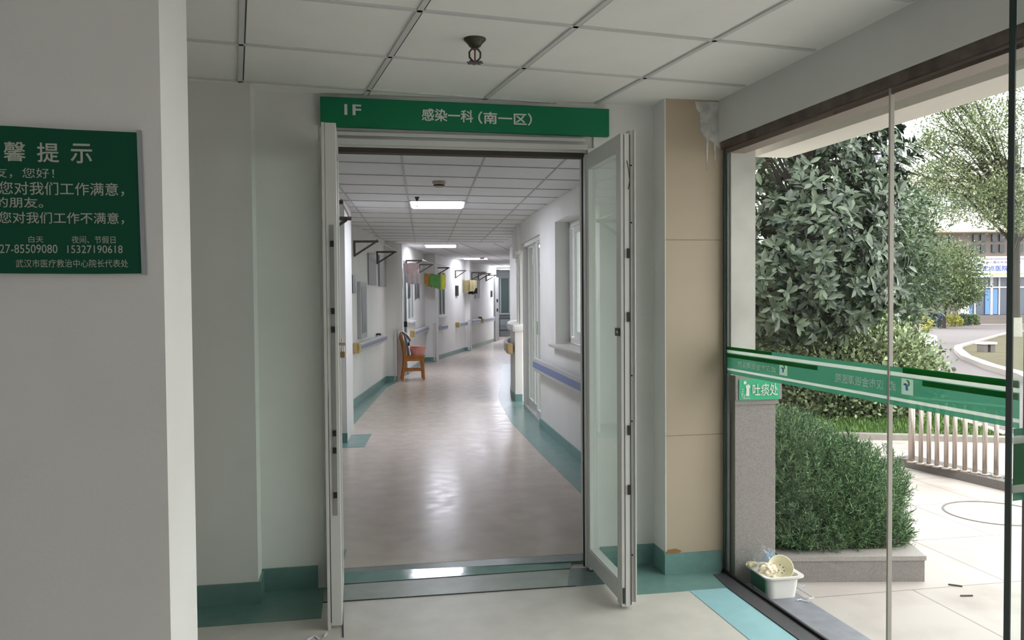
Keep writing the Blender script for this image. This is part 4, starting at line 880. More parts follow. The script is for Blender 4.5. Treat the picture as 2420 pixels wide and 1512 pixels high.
zone('soil_bed', [(2.6, 9.35), (5.2, 9.0), (6.6, 8.75), (7.3, 9.9), (8.5, 12), (8, 16), (2.6, 16)], SOIL, 'dark shaded soil under the hedge and magnolia', .028, 'soil')
isl = [gp(2600, 990), gp(2420, 897), gp(2340, 873), gp(2283, 850), gp(2264, 832), gp(2266, 824), gp(2316, 809), gp(2376, 791), gp(2420, 785), gp(2700, 785)]
zone('lawn_island', isl, DRYLAWN, 'dry yellowish lawn island on the right of the garden road', .06, 'lawn')
def kerbline(name, pts, m, label, wd, h, base=0):
    q = MB()
    for a, b in zip(pts, pts[1:]):
        za, zb = gz(*a) + base, gz(*b) + base; l = math.hypot(b[0] - a[0], b[1] - a[1]); nx, ny = (b[1] - a[1]) / l * wd / 2, -(b[0] - a[0]) / l * wd / 2
        p4 = [(a[0] + nx, a[1] + ny, za), (a[0] - nx, a[1] - ny, za), (b[0] - nx, b[1] - ny, zb), (b[0] + nx, b[1] + ny, zb)]
        q.hexa([(x, y, z - .1) for x, y, z in p4] + [(x, y, z + h) for x, y, z in p4])
    return tag(q.build(name, m), label, 'kerb', kind='structure')
kerbline('kerb', [(2.4, 8.85), (4.3, 8.13), (6.5, 7.25)], KERB, 'grey kerb stones along the front of the green lawn', .12, .055)
kerbline('kerb', [(6.5, 7.25), (6.85, 8.5), (7.7, 9.9), (10, 13.1), gp(2217, 874)], mat('white_kerb', (156, 148, 144), .7), 'pale kerb between green lawn and garden road', .12, .05)
kerbline('kerb', isl[:9], mat('white_kerb', (1, 1, 1)), 'pale kerb round the dry lawn island', .25, .12)

# ================================================================ NEAR OUTDOOR OBJECTS
YP = 3.985
t = thing('granite_pillar', 'speckled granite pillar base with a plastered column above, just outside the glass', 'pillar', (2.01, 4.2, -.05), kind='structure')
q = MB(); q.box(1.902, YP, -.05, 2.125, 4.45, .885); q.build('shaft', GRANITE, t)
q = MB(); q.box(1.897, YP - .010, .885, 2.137, 4.46, .908); q.build('neck', GRANITE, t)
q = MB(); q.box(1.894, YP - .018, .908, 2.152, 4.47, 1.036); q.build('cap', GRANITE, t, bevel=.004)
q = MB(); q.box(1.894, YP + .03, 1.03, 2.028, 4.5, 2.6); q.build('plaster_column', CONCRETE, t)
t = thing('spittoon_sign', 'green plate with a white figure and three characters on the granite pillar', 'sign', (2.01, YP - .02, .95))
y_ = YP - .0195
q = MB(); q.box(1.912, y_ - .004, .909, 2.136, y_, 1.017); q.build('plate', mat('bright_green_sign', (34, 168, 120), .35), t, bevel=.004)
SW = LETTER; y2 = y_ - .0055
def sp(u, v): return (1.912 + .224 * u, y2, .909 + .108 * v)
pic = thing('x', 'x', 'x', (0, 0, 0)); bpy.data.objects.remove(pic)
q = MB(); q.lathe([(.0085, 0), (.0085, .0012)], sp(.14, .84), 16, (0, -1, 0)); q.build('figure_head', SW, t)
def flat(pts):
    q = MB(); n_ = len(pts); P = [sp(*p) for p in pts]; q.add([(x, y - .0012, z) for x, y, z in P] + [(x, y + .001, z) for x, y, z in P], [tuple(range(n_))] + [(i, i + n_, (i + 1) % n_ + n_, (i + 1) % n_) for i in range(n_)]); return q
flat([(.155, .70), (.235, .76), (.275, .64), (.255, .56), (.245, .60), (.245, .2), (.20, .2), (.165, .21), (.175, .52), (.165, .58)]).build('figure_body', SW, t)
q = MB()
for u, v in ((.085, .52), (.085, .41), (.087, .31)):
    q = MB(); q.lathe([(.003, 0), (.003, .0012)], sp(u, v), 8, (0, -1, 0)); q.build('drop', SW, t)
q = MB(); q.bar(sp(.045, .33), sp(.065, .16), .002, .004, (0, 1, 0)); q.bar(sp(.065, .165), sp(.125, .165), .002, .004, (0, 1, 0)); q.bar(sp(.125, .16), sp(.145, .33), .002, .004, (0, 1, 0)); q.bar(sp(.075, .25), sp(.12, .25), .002, .004, (0, 1, 0)); q.build('bin_symbol', SW, t)
q = MB(); q.bar(sp(.10, .10), sp(.27, .10), .002, .004, (0, 1, 0)); q.build('ground_line', SW, t)
lettering('吐痰处', SW, t, (1.912 + .224 * .325, y2, .909 + .108 * .20), (1, 0, 0), .224 * .62, .108 * .58, nrm=(0, -1, 0), bold=.006)
# planter with juniper
t = thing('planter', 'low granite planter edge holding the dark juniper', 'planter', (2.6, 4.4, -.05), kind='structure')
PL = [(2.15, 3.985), (2.89, 3.845), (3.12, 4.55), (2.9, 5.2), (2.15, 5.2)]
q = MB(); q.wall(PL[0], PL[1], -.05, .062, -.12, 0); q.wall(PL[1], PL[2], -.05, .080, -.12, 0); q.wall(PL[2], PL[3], -.05, .062, -.12, 0); q.build('kerb_stone', GRANITE, t)
q = MB(); q.wall((2.15, 3.978), (2.895, 3.838), .062, .085, -.13, 0); q.wall((2.895, 3.839), PL[2], .062, .0842, -.13, -.0005); q.build('coping', mat('granite_light', (160, 153, 150), .6, var=.12, scale=140), t)
q = MB(); q.prism([(2.15, 4.06), (2.82, 3.95), (2.99, 4.5), (2.80, 5.1), (2.15, 5.1)], -.06, .078); q.build('soil', mat('dry_soil', (128, 112, 94), .95, var=.2, scale=14), t)

# ---- foliage
def mesh_np(name, V, Fq, m, parent=None, kind=None):
    me = bpy.data.meshes.new(name); n = len(V); k = Fq.shape[1]; nf = len(Fq)
    me.vertices.add(n); me.vertices.foreach_set('co', V.astype(np.float32).ravel())
    me.loops.add(nf * k); me.loops.foreach_set('vertex_index', Fq.astype(np.int32).ravel())
    me.polygons.add(nf); me.polygons.foreach_set('loop_start', np.arange(0, nf * k, k, dtype=np.int32)); me.polygons.foreach_set('loop_total', np.full(nf, k, dtype=np.int32))
    me.materials.append(m); me.update(calc_edges=True); me.validate(); o = bpy.data.objects.new(name, me); COL.objects.link(o)
    if parent is not None:
        o.parent = parent
        if parent.type == 'EMPTY': o.matrix_parent_inverse = Matrix.Translation(parent.location).inverted()
    return o
def unit(a): return a / np.maximum(1e-9, np.linalg.norm(a, axis=1, keepdims=True))
def leaves(P, D, Nn, ln, wd, fold=.25, big=False):
    """one folded blade per row: P base, D direction, Nn rough normal"""
    D = unit(D); S_ = unit(np.cross(D, Nn)); U = unit(np.cross(S_, D)); ln = ln[:, None]; wd = wd[:, None]
    if not big:
        V = np.stack([P, P + D * ln * .5 + S_ * wd * .5 + U * wd * fold, P + D * ln, P + D * ln * .5 - S_ * wd * .5 + U * wd * fold], 1)
        n = len(P); b = np.arange(n)[:, None] * 4
        F = np.concatenate([b + np.array([[0, 1, 2]]), b + np.array([[0, 2, 3]])], 0); return V.reshape(-1, 3), F
    def at(l, s, u): return P + D * ln * l + S_ * wd * s + U * (wd * u - ln * .12 * l * l)
    V = np.stack([at(0, 0, 0), at(.30, .36, fold * .8), at(.66, .48, fold), at(1, 0, 0), at(.30, 0, 0), at(.66, 0, 0), at(.30, -.36, fold * .8), at(.66, -.48, fold)], 1)
    n = len(P); b = np.arange(n)[:, None] * 8
    T = [[0, 4, 1], [4, 5, 2], [4, 2, 1], [5, 3, 2], [0, 6, 4], [4, 6, 7], [4, 7, 5], [5, 7, 3]]
    return V.reshape(-1, 3), np.concatenate([b + np.array([x]) for x in T], 0)
def ell_pts(g, n, c, r, shell=.35, zmin=None):
    d = unit(g.normal(size=(n, 3))); k = (1 - shell * g.random((n, 1)) ** 1.6); return np.array(c) + d * k * np.array(r), d
g = np.random.default_rng(5)
MAGL = leafmat('magnolia_leaf', (28, 44, 32), (94, 108, 86), .28)
HEDL = leafmat('hedge_leaf', (78, 98, 68), (172, 184, 138), .4)
JUNL = leafmat('juniper_leaf', (50, 86, 58), (134, 164, 116), .6)
CAML = leafmat('camphor_leaf', (64, 80, 54), (132, 142, 100), .5)
DRKL = leafmat('dark_tree_leaf', (36, 54, 38), (80, 100, 66), .5)
MIDL = leafmat('mid_tree_leaf', (64, 82, 54), (118, 132, 86), .5)
YELL = leafmat('yellow_bush_leaf', (120, 126, 60), (178, 172, 84), .5)
GRSL = leafmat('grass_blade', (62, 98, 44), (112, 142, 70), .6)

# juniper: feathery upright sprays
def juniper():
    t = thing('juniper_shrub', 'dense dark green juniper growing in the granite planter', 'shrub', (2.6, 4.4, 0))
    blobs = [((2.42, 4.42, .40), (.34, .36, .36), 1500), ((2.30, 4.62, .55), (.28, .3, .26), 900), ((2.72, 4.38, .30), (.30, .34, .30), 1200), ((2.92, 4.40, .22), (.20, .24, .26), 420), ((2.6, 4.6, .42), (.3, .3, .26), 420),
             ((3.02, 4.36, .30), (.10, .12, .22), 160), ((2.36, 4.20, .22), (.22, .16, .2), 380), ((2.66, 4.14, .2), (.24, .14, .18), 380), ((2.82, 4.42, .46), (.07, .07, .14), 90), ((2.71, 4.4, .50), (.06, .06, .12), 70), ((2.84, 4.16, .13), (.14, .16, .11), 380), ((2.5, 4.1, .14), (.3, .1, .1), 300)]
    P = []; D = []
    for c, r, n in blobs:
        p, d = ell_pts(g, int(n * 1.6), c, r, .5); P.append(p); D.append(d * .7 + np.array([0, 0, .75]) + g.normal(size=p.shape) * .3)
    P = np.concatenate(P); D = unit(np.concatenate(D)); k = (P[:, 2] > .06) & ((P[:, 0] > 2.2) | (P[:, 1] > 4.55)) & (P[:, 0] > 2.1); P, D = P[k], D[k]
    # each spray: a stem with side needles in pairs
    QP, QD, QL = [], [], []
    ln = .05 + .05 * g.random(len(P)); A = unit(np.cross(D, g.normal(size=D.shape))); B = np.cross(D, A)
    for i in range(9):
        u = i / 9; base = P + D * (ln * u * .8)[:, None]; a = i * 2.4
        sd = A * math.cos(a) + B * math.sin(a); QP.append(base); QD.append(D * .75 + sd * 1.0 + g.normal(size=D.shape) * .25); QL.append(ln * (.46 - .2 * u))
    QP.append(P); QD.append(D); QL.append(ln * .9)
    QP, QD, QL = np.concatenate(QP), np.concatenate(QD), np.concatenate(QL)
    V, F = leaves(QP, QD, g.normal(size=QP.shape), QL, QL * .085 + .002, .3)
    mesh_np('foliage', V, F, JUNL, t)
    q = MB()
    for k in range(14):
        a = rnd.uniform(0, 6.28); x, y = 2.6 + .12 * math.cos(a), 4.45 + .1 * math.sin(a)
        ex, ey = rnd.uniform(2.3, 2.95), rnd.uniform(4.2, 4.7); q.tube([(x, y, .04), ((x + ex) / 2, (y + ey) / 2, .2), (ex, ey, rnd.uniform(.3, .6))], .012, 5, .003)
    q.build('stem', BARK, t)
juniper()
# magnolia
def magnolia():
    ctr = dp(1885, 470, 9.6); t = thing('magnolia_tree', 'broad leaved magnolia with large dark glossy leaves outside the glass', 'tree', (ctr.x + .3, ctr.y + .5, gz(ctr.x, ctr.y)))
    C_ = []; Dn = []
    for c, r, n, sh in [(dp(1880, 430, 9.7), (1.15, 1.15, 1.45), 460, .5), (dp(1930, 600, 9.5), (.95, .95, 1.0), 350, .5), (dp(1850, 690, 9.4), (.75, .75, .62), 180, .5), (dp(2040, 420, 9.5), (.42, .5, .6), 70, .6), (dp(2050, 690, 9.3), (.35, .4, .45), 50, .6), (dp(2080, 560, 9.6), (.25, .3, .5), 34, .6), (dp(1870, 700, 10.2), (1.0, .6, .7), 70, .6), (dp(1990, 300, 9.5), (.6, .5, .45), 60, .6)]:
        p, d = ell_pts(g, n, c, r, sh); C_.append(p); Dn.append(d)
    for px, py in [(2130, 385), (2150, 350), (2165, 370), (2138, 410), (2120, 350), (2110, 400), (2160, 340), (2145, 375), (2125, 420), (2155, 365), (2135, 345), (2110, 370)]:
        C_.append(np.array([dp(px, py, 9.3 + rnd.uniform(-.1, .1))])); Dn.append(np.array([[.6, -.3, .3]]))
    C_ = np.concatenate(C_); Dn = unit(np.concatenate(Dn) + np.array([0, -.25, .35]))
    P, D, Nn, Ls = [], [], [], []
    for j in range(9):
        A = unit(np.cross(Dn, g.normal(size=Dn.shape))); el = .25 + .5 * g.random((len(C_), 1))
        P.append(C_ + g.normal(size=C_.shape) * .015); D.append(A + Dn * el); Nn.append(Dn + g.normal(size=C_.shape) * .25); Ls.append(.10 + .065 * g.random(len(C_)))
    P, D, Nn, Ls = map(np.concatenate, (P, D, Nn, Ls)); V, F = leaves(P, D, Nn, Ls, Ls * .37, .2, True)
    k = V.reshape(-1, 8, 3); mesh_np('crown', V, F, MAGL, t)
    q = MB(); bx_, by_ = ctr.x + .3, ctr.y + .5; q.tube([(bx_, by_, gz(bx_, by_)), (bx_ - .05, by_, 1.2), (bx_, by_, 2.6), (bx_ + .05, by_, 4.2)], .12, 8, .05); q.build('trunk', BARK, t)
    q = MB()
    for k in range(0, len(C_), 9): q.tube([(bx_, by_, max(.8, C_[k][2] - .7)), tuple((Vector((bx_, by_, C_[k][2])) + Vector(C_[k])) / 2), tuple(C_[k])], .022, 5, .006)
    q.build('branches', BARK, t)
magnolia()
def leafy(name, label, cat, blobs, m, size, trunk=None, shell=.4, up=.3, group=None, asp=.5, bark=BARK, sub=0):
    """crown of separate small blades gathered in tufts, with trunk and limbs"""
    c0 = blobs[0][0]; bx_, by_ = (trunk[0], trunk[1]) if trunk else (c0[0], c0[1]); zb = gz(bx_, by_)
    t = thing(name, label, cat, (bx_, by_, zb), group); P, D = [], []
    for c, r, n in blobs:
        tufts, dn = ell_pts(g, max(8, n // 14), c, r, shell); rr = min(r) * .22
        idx = g.integers(0, len(tufts), n); p = tufts[idx] + g.normal(size=(n, 3)) * rr * .75; P.append(p); D.append(dn[idx] + g.normal(size=(n, 3)) * .9 + np.array([0, 0, up]))
    P, D = np.concatenate(P), np.concatenate(D); zg = np.array([gz(x, y) for x, y in P[:, :2]]) if len(P) < 4000 else zb
    k = P[:, 2] > zg + .02; P, D = P[k], D[k]; ln = size * (.7 + .6 * g.random(len(P))); V, F = leaves(P, D, g.normal(size=P.shape) + np.array([0, 0, .8]), ln, ln * asp, .2)
    mesh_np('crown' if trunk else 'foliage', V, F, m, t)
    if trunk:
        top = Vector(blobs[0][0]); q = MB(); q.tube([(bx_, by_, zb), (bx_, by_, zb + min(1.3, .25 * (top.z - zb))), tuple(Vector((bx_, by_, zb)).lerp(Vector((top.x, top.y, top.z)), .5) + Vector((.06, 0, 0))), tuple(top)], trunk[2], 10, trunk[2] * .45); q.build('trunk', bark, t)
        q = MB()
        for c, r, n in blobs:
            for _ in range(sub or 4):
                d = Vector((rnd.gauss(0, 1), rnd.gauss(0, 1), rnd.gauss(.2, .7))).normalized(); e = Vector(c) + Vector((d.x * r[0], d.y * r[1], d.z * r[2])) * .9
                s0 = Vector((bx_, by_, zb)).lerp(top, rnd.uniform(.45, .9)); md = (s0 + e) / 2 + Vector((0, 0, .08 * (e - s0).length)); q.tube([s0, md, e], trunk[2] * .3, 6, trunk[2] * .06)
        q.build('limbs', bark, t)
    return t
def at(px, py, d): return tuple(dp(px, py, d))
hc = dp(1996, 908, 10.5)
leafy('round_hedge', 'clipped dome shaped hedge in front of the road', 'hedge', [((hc.x, hc.y, .46), (.99, .99, .62), 20000), ((hc.x - .1, hc.y, .48), (.85, .85, .54), 6000)], HEDL, .058, (hc.x, hc.y, .05), .1, .5, asp=.6)
_hedge = [o for o in COL.objects if o.name == 'round_hedge'][0]
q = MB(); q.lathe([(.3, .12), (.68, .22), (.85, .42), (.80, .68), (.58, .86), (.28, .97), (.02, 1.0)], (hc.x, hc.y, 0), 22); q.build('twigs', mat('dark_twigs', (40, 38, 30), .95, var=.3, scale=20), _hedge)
leafy('low_shrub', 'yellow green shrub between magnolia and round hedge', 'shrub', [(at(1835, 815, 10.2), (.35, .35, .3), 900), (at(1880, 800, 11.5), (.5, .4, .25), 900)], HEDL, .06)
leafy('bright_shrub', 'bright green sprig above the left of the round hedge', 'shrub', [(at(1910, 778, 12), (.28, .28, .14), 500)], leafmat('bright_leaf', (130, 170, 84), (176, 204, 120), .5), .07)
leafy('low_shrub', 'small leafy shrub under the right side of the round hedge', 'shrub', [(at(2110, 968, 10.0), (.35, .3, .13), 700), (at(2050, 950, 10.4), (.25, .2, .12), 300)], HEDL, .05)
# background trees
leafy('evergreen_tree', 'dense dark evergreen standing behind the magnolia', 'tree', [(at(1880, 560, 16), (2.2, 1.5, 2.4), 7000), (at(1960, 730, 15), (1.6, 1.2, .8), 2600), (at(1800, 700, 15), (1.4, 1.2, 1.2), 2000)], DRKL, .13, (dp(1880, 760, 16).x, dp(1880, 760, 16).y, .12), .5, group='trees in the garden')
leafy('evergreen_tree', 'dark leafy tree right of the magnolia behind the glass joint', 'tree', [(at(2095, 560, 22), (.95, 1.2, 1.7), 5000), (at(2120, 690, 22), (1.05, 1.2, .8), 3200), (at(2060, 700, 25), (1.0, .9, .8), 1800)], DRKL, .12, (dp(2100, 760, 22).x, dp(2100, 760, 22).y, .1), .5, group='trees in the garden')
leafy('olive_tree', 'olive green tree between the glass joint and the light round tree', 'tree', [(at(2155, 560, 34), (1.1, 1.2, 2.0), 6000), (at(2172, 632, 36), (1.25, 1.2, .95), 5000), (at(2152, 690, 36), (1.15, 1.2, .75), 3400)], leafmat('olive_leaf', (54, 72, 48), (104, 120, 78), .5), .115, (dp(2165, 780, 35).x, dp(2165, 780, 35).y, .12), .5, group='trees in the garden')
leafy('round_tree', 'light green round tree with a short trunk beside the standing person', 'tree', [(at(2243, 650, 69), (2.5, 2.4, 2.55), 11000), (at(2280, 690, 69), (1.3, 1.3, 1.2), 2500), (at(2198, 640, 69), (1.2, 1.2, 1.8), 2500)], MIDL, .21, (dp(2231, 770, 70).x, dp(2231, 770, 70).y, .17), .5, group='trees in the garden')
cb = gp(2399, 798)
lt = leafy('camphor_tree', 'tall light green tree with a whitewashed trunk at the right edge', 'tree', [(at(2400, 330, 42), (4.2, 4, 3.0), 8000), (at(2290, 290, 41), (2.2, 2, 1.9), 5000), (at(2220, 420, 41), (1.5, 1.5, 1.0), 2600), (at(2340, 470, 41), (2.8, 2, 1.2), 5000), (at(2250, 220, 41), (1.2, 1.2, .8), 1600), (at(2430, 520, 41), (2.0, 2, .8), 2400), (at(2190, 340, 41), (.8, .8, .6), 800)], CAML, .145, (cb[0], cb[1], .27), .75, sub=9, group='trees in the garden')
q = MB(); q.tube([(cb[0], cb[1], gz(*cb)), (cb[0], cb[1], gz(*cb) + 1.05)], .31, 12, .30); q.build('limewash', LIME, lt)
# low bushes by the far road
for px, py, d, rx, rz, m, lab in [(2168, 768, 55, .85, .5, YELL, 'yellow green clipped bush at the bend of the road'), (2118, 772, 45, .9, .5, DRKL, 'dark low bush left of the yellow bush'), (2208, 758, 72, .8, .5, DRKL, 'dark bush behind the standing person'),
        (2245, 757, 74.5, .9, .5, YELL, 'yellowish bush right of the standing person'), (2270, 757, 76.5, .9, .5, DRKL, 'dark green bush before the building steps'), (2297, 758, 78, .55, .45, MIDL, 'small pale bush at the foot of the building steps'), (2085, 752, 30, .5, .45, DRKL, 'dark clipped bush beside the dark bollards')]:
    leafy('clipped_bush', lab, 'bush', [(at(px, py, d), (rx, rx, rz), 900)], m, .012 * d / 4.5, None, .2, group='clipped bushes by the road')
# grass
n = 9000; gp_ = []
while len(gp_) < n:
    x, y = rnd.uniform(2.6, 7.6), rnd.uniform(7.3, 9.9)
    if inpoly(x, y, [(4.1, 8.26), (6.46, 7.36), (6.8, 8.5), (7.3, 9.4), (6.6, 8.95), (5.2, 9.2), (2.6, 9.6), (2.6, 8.85)]): gp_.append((x, y, gz(x, y) + .015))
P = np.array(gp_); D = g.normal(size=P.shape) * .45 + np.array([0, 0, 1.0]); ln = .04 + .05 * g.random(n)
V, F = leaves(P, D, g.normal(size=P.shape), ln, np.full(n, .012), .1)
tag(mesh_np('grass', V, F, GRSL), 'short bright grass in front of the round hedge', 'grass', kind='stuff')

# ---- steel railing on its kerb
t = thing('steel_railing', 'row of stainless steel posts on a curved granite kerb', 'railing', (4.85, 6.2, -.05))
kp = [gp(2113, 1098), gp(2200, 1118), gp(2290, 1140), gp(2372, 1160), gp(2440, 1178)]
q = MB(); 
for a, b in zip(kp, kp[1:]): q.wall(a, b, -.06, .02, -.2, 0)
q.build('kerb', GRANITED, t)
for i, (px, py) in enumerate([(2154, 1092), (2176, 1096), (2195, 1099), (2214, 1103), (2236, 1107), (2256, 1110), (2280, 1114), (2304, 1118), (2327, 1122), (2354, 1126), (2385, 1131)]):
    d = _f + CR * ((px - 1210) / F_PX) + CDN * ((py - 756) / F_PX); k = (.02 - CAM_H) / d.z; x, y = d.x * k, d.y * k
    if i == 0: r0 = (x, y)
    q = MB(); q.tube([(x, y, .02), (x, y, .555)], .026 if i == 0 else .0175, 12); po = q.build('post', STEEL, t, smooth=True)
    q = MB(); q.lathe([(.04, .02), (.04, .028), (.03, .034)], (x, y, 0), 14); q.build('base_flange', STEEL, po)
q = MB(); q.tube([(r0[0], r0[1], .555), (x, y, .555)], .024, 10); q.build('top_rail', STEEL, t)
# manhole ring
mh = gp(2352, 1212); q = MB(); n_ = 40
for i in range(n_):
    a, b = 6.2832 * i / n_, 6.2832 * (i + 1) / n_
    q.hexa([(mh[0] + r * math.cos(c), mh[1] + r * math.sin(c), z) for z in (-.06, -.046) for r, c in ((.31, a), (.325, a), (.325, b), (.31, b))])
tag(q.build('manhole_cover', mat('slab_joint', (120, 112, 108), .8)), 'round manhole outline in the paving before the steel railing', 'manhole')
# stone stool on the dry lawn
bs = gp(2330, 836); z0 = gz(*bs) + .06
t = thing('stone_bench', 'small stone bench on the dry lawn island', 'bench', (bs[0], bs[1], z0))
q = MB(); q.box(bs[0] - .24, bs[1] - .2, z0 + .24, bs[0] + .24, bs[1] + .2, z0 + .31); q.build('slab', mat('bench_stone', (206, 200, 196), .6), t, bevel=.01)
q = MB(); q.box(bs[0] - .2, bs[1] - .15, z0 - .02, bs[0] - .06, bs[1] + .15, z0 + .24); q.build('leg', GRANITED, t)
q = MB(); q.box(bs[0] + .04, bs[1] - .15, z0 - .02, bs[0] + .2, bs[1] + .15, z0 + .24); q.build('leg', GRANITED, t)

# ---- tub with rubbish
cx, cy = 2.045, 3.845
t = thing('rubbish_tub', 'white rectangular plastic tub on the stone strip beside the granite pillar', 'tub', (cx, cy, -.042))
def rrect(hx, hy, r_, n=5):
    P = []
    for sx, sy, a0 in ((1, 1, 0), (-1, 1, 90), (-1, -1, 180), (1, -1, 270)):
        for k in range(n + 1):
            a = R(a0 + 90 * k / n); P.append((cx + sx * (hx - r_) + r_ * math.cos(a), cy + sy * (hy - r_) + r_ * math.sin(a)))
    return P
def loft(rings, m=None):
    q = MB(); n_ = len(rings[0][0]); vs = [(x, y, z) for P_, z in rings for x, y in P_]; fs = []
    for i in range(len(rings) - 1):
        for j in range(n_): fs.append((i * n_ + j, i * n_ + (j + 1) % n_, (i + 1) * n_ + (j + 1) % n_, (i + 1) * n_ + j))
    fs.append(tuple(range(n_))[::-1]); fs.append(tuple(range((len(rings) - 1) * n_, len(rings) * n_))); q.add(vs, fs); return q
loft([(rrect(.074, .092, .03), -.042), (rrect(.084, .104, .03), .058), (rrect(.081, .101, .03), .058), (rrect(.070, .088, .03), -.036)]).build('body', TUBW, t, smooth=False)
q = loft([(rrect(.086, .106, .03), .05), (rrect(.104, .125, .035), .062), (rrect(.105, .126, .035), .07), (rrect(.084, .103, .03), .068), (rrect(.084, .103, .03), .05)]); q.f.pop(); q.mi.pop(); q.f.pop(); q.mi.pop(); q.build('rim', TUBW, t)
q = MB(); q.hexa([(cx - .0855, cy - .075, -.02), (cx - .078, cy - .075, -.02), (cx - .078, cy + .08, -.02), (cx - .0855, cy + .08, -.02), (cx - .089, cy - .075, .048), (cx - .082, cy - .075, .048), (cx - .082, cy + .08, .048), (cx - .089, cy + .08, .048)]); q.build('paper_label', TUBG, t)
t = thing('paper_bowl', 'round cream paper bowl tipped up in the white tub', 'bowl', (cx + .02, cy - .02, .07))
ax = Vector((-.25, -.75, .45)); q = MB(); q.lathe([(.035, -.035), (.060, .015), (.063, .017), (.060, .018), (.034, -.031), (.001, -.031)], (cx + .022, cy - .02, .082), 28, ax); q.build('bowl', CREAM, t)
mt = Vector((0, 0, 1)).rotation_difference(ax).to_matrix()
for u, v in ((-.018, .012), (.012, .02), (.022, .004), (.02, -.012), (-.005, -.004), (-.014, -.01), (-.022, -.004), (.006, -.02)):
    c = Vector((cx + .022, cy - .02, .082)) + mt @ Vector((u, v, -.030)); q = MB(); q.lathe([(.003, 0), (.0026, .0014)], c, 6, ax); q.build('speck', SPOT, t)
def crumple(name, c, r, m, lab, cat, seed, sq=(1, 1, 1)):
    r_ = random.Random(seed); b = bmesh.new(); bmesh.ops.create_icosphere(b, subdivisions=3, radius=1)
    for v in b.verts:
        k = 1 + .28 * math.sin(5 * v.co.x + seed) * math.sin(6 * v.co.y + 2 * seed) + r_.uniform(-.16, .16); v.co = Vector((v.co.x * k * r * sq[0] + c[0], v.co.y * k * r * sq[1] + c[1], v.co.z * k * r * sq[2] + c[2]))
    me = bpy.data.meshes.new(name); b.to_mesh(me); b.free(); me.materials.append(m); o = bpy.data.objects.new(name, me); COL.objects.link(o); return tag(o, lab, cat)
crumple('crumpled_tissue', (cx - .045, cy - .02, .082), .04, TISSUE, 'crumpled cream tissue on the left of the white tub', 'tissue', 3, (1.1, 1, .7))
crumple('tissue_scrap', (cx - .098, cy + .045, .088), .022, mat('tissue_dull', (206, 196, 164), .9), 'dull twist of paper hanging over the left rim of the tub', 'tissue', 8, (1.3, .6, .7))
crumple('plastic_bag', (cx - .02, cy + .05, .115), .05, LBAG, 'clear crumpled plastic film standing up at the back of the tub', 'film', 5, (1, .7, 1.1))
crumple('blue_wrapper', (cx + .005, cy + .045, .105), .034, LBLUE, 'pale blue plastic wrapper behind the paper bowl', 'wrapper', 9, (.9, .7, 1))
crumple('plastic_scrap', (cx + .125, cy - .03, -.02), .022, LBAG, 'scrap of clear film beside the right end of the tub', 'film', 11, (1, 1, .9))
for (px, py), (dx, dy), lab in [((2241, 1382), (.05, -.04), 'short dark twig on the paving near the planter corner'), ((2270, 1409), (.06, -.01), 'longer dark twig on the paving farther from the planter')]:
    a = gp(px, py); q = MB(); q.tube([(a[0], a[1], -.046), (a[0] + dx, a[1] + dy, -.046)], .004, 6); tag(q.build('twig', mat('twig_grey', (84, 84, 80), .8)), lab, 'twig')
q = MB()
a = gp(1892, 1424)
for k, (dx, dy, ex, ey) in enumerate(((0, 0, .03, -.03), (.01, .01, -.02, .0), (.05, .01, .08, .015))): q.bar((a[0] + dx, a[1] + dy, -.036), (a[0] + ex, a[1] + ey, -.036), .005, .003)
tag(q.build('torn_tape', mat('white_scrap', (226, 228, 236), .6)), 'torn white shreds on the slate strip before the tub', 'scrap')
q = MB()
for x0, y0, x1, y1 in ((-.22, 3.60, -.19, 3.64), (-.19, 3.64, -.17, 3.60), (-.15, 3.62, -.14, 3.66)): q.bar((x0, y0, .003), (x1, y1, .003), .008, .003)
tag(q.build('torn_tape', mat('white_scrap', (1, 1, 1))), 'torn white shreds on the lobby floor left of the left door leaf', 'scrap')

# ---- bollards, lamp post, white box half hidden by the hedge
a = dp(2012, 772, 24); zb = gz(a.x, a.y)
t = thing('gate_post', 'grey square gate post behind the round hedge', 'post', (a.x, a.y, zb)); q = MB(); q.box(a.x - .22, a.y - .2, zb, a.x + .2, a.y + .2, dp(2012, 750, 24).z); q.build('shaft', BLDG, t)
q = MB(); q.box(a.x - .25, a.y - .23, dp(2012, 750, 24).z, a.x + .23, a.y + .23, dp(2012, 747, 24).z); q.build('cap', BLDC, t)
a = dp(2016, 772, 22.5); zb = gz(a.x, a.y); t = thing('steel_bollard', 'steel bollard with a white ball head behind the round hedge', 'bollard', (a.x, a.y, zb))
q = MB(); q.tube([(a.x, a.y, zb), (a.x, a.y, dp(2016, 741, 22.5).z)], .04, 10); q.build('post', STEEL, t)
q = MB(); zz = dp(2016, 738, 22.5).z; q.lathe([(.01, -.05), (.05, -.035), (.06, 0), (.04, .045), (.005, .06)], (a.x, a.y, zz), 14); q.build('ball_head', mat('ball_white', (230, 228, 224), .3), t, smooth=True)
a = dp(1966, 745, 24.6); t = thing('white_cabinet', 'white sign box seen through the lower magnolia leaves', 'cabinet', (a.x, a.y, gz(a.x, a.y)))
q = MB(); q.box(a.x - .1, a.y - .1, dp(1980, 748, 24).z, a.x + .18, a.y + .1, dp(1980, 727, 24).z); q.build('box', BLDW, t)
q = MB(); q.box(a.x - .5, a.y - .12, dp(1980, 751, 24).z, a.x + .1, a.y + .12, dp(1980, 748, 24).z); q.build('shelf', BLDW, t)
for s_ in (-.4, .15):
    q = MB(); q.box(a.x + s_, a.y - .04, gz(a.x, a.y), a.x + s_ + .06, a.y + .04, dp(1980, 751, 24).z); q.build('leg', GREYALU, t)
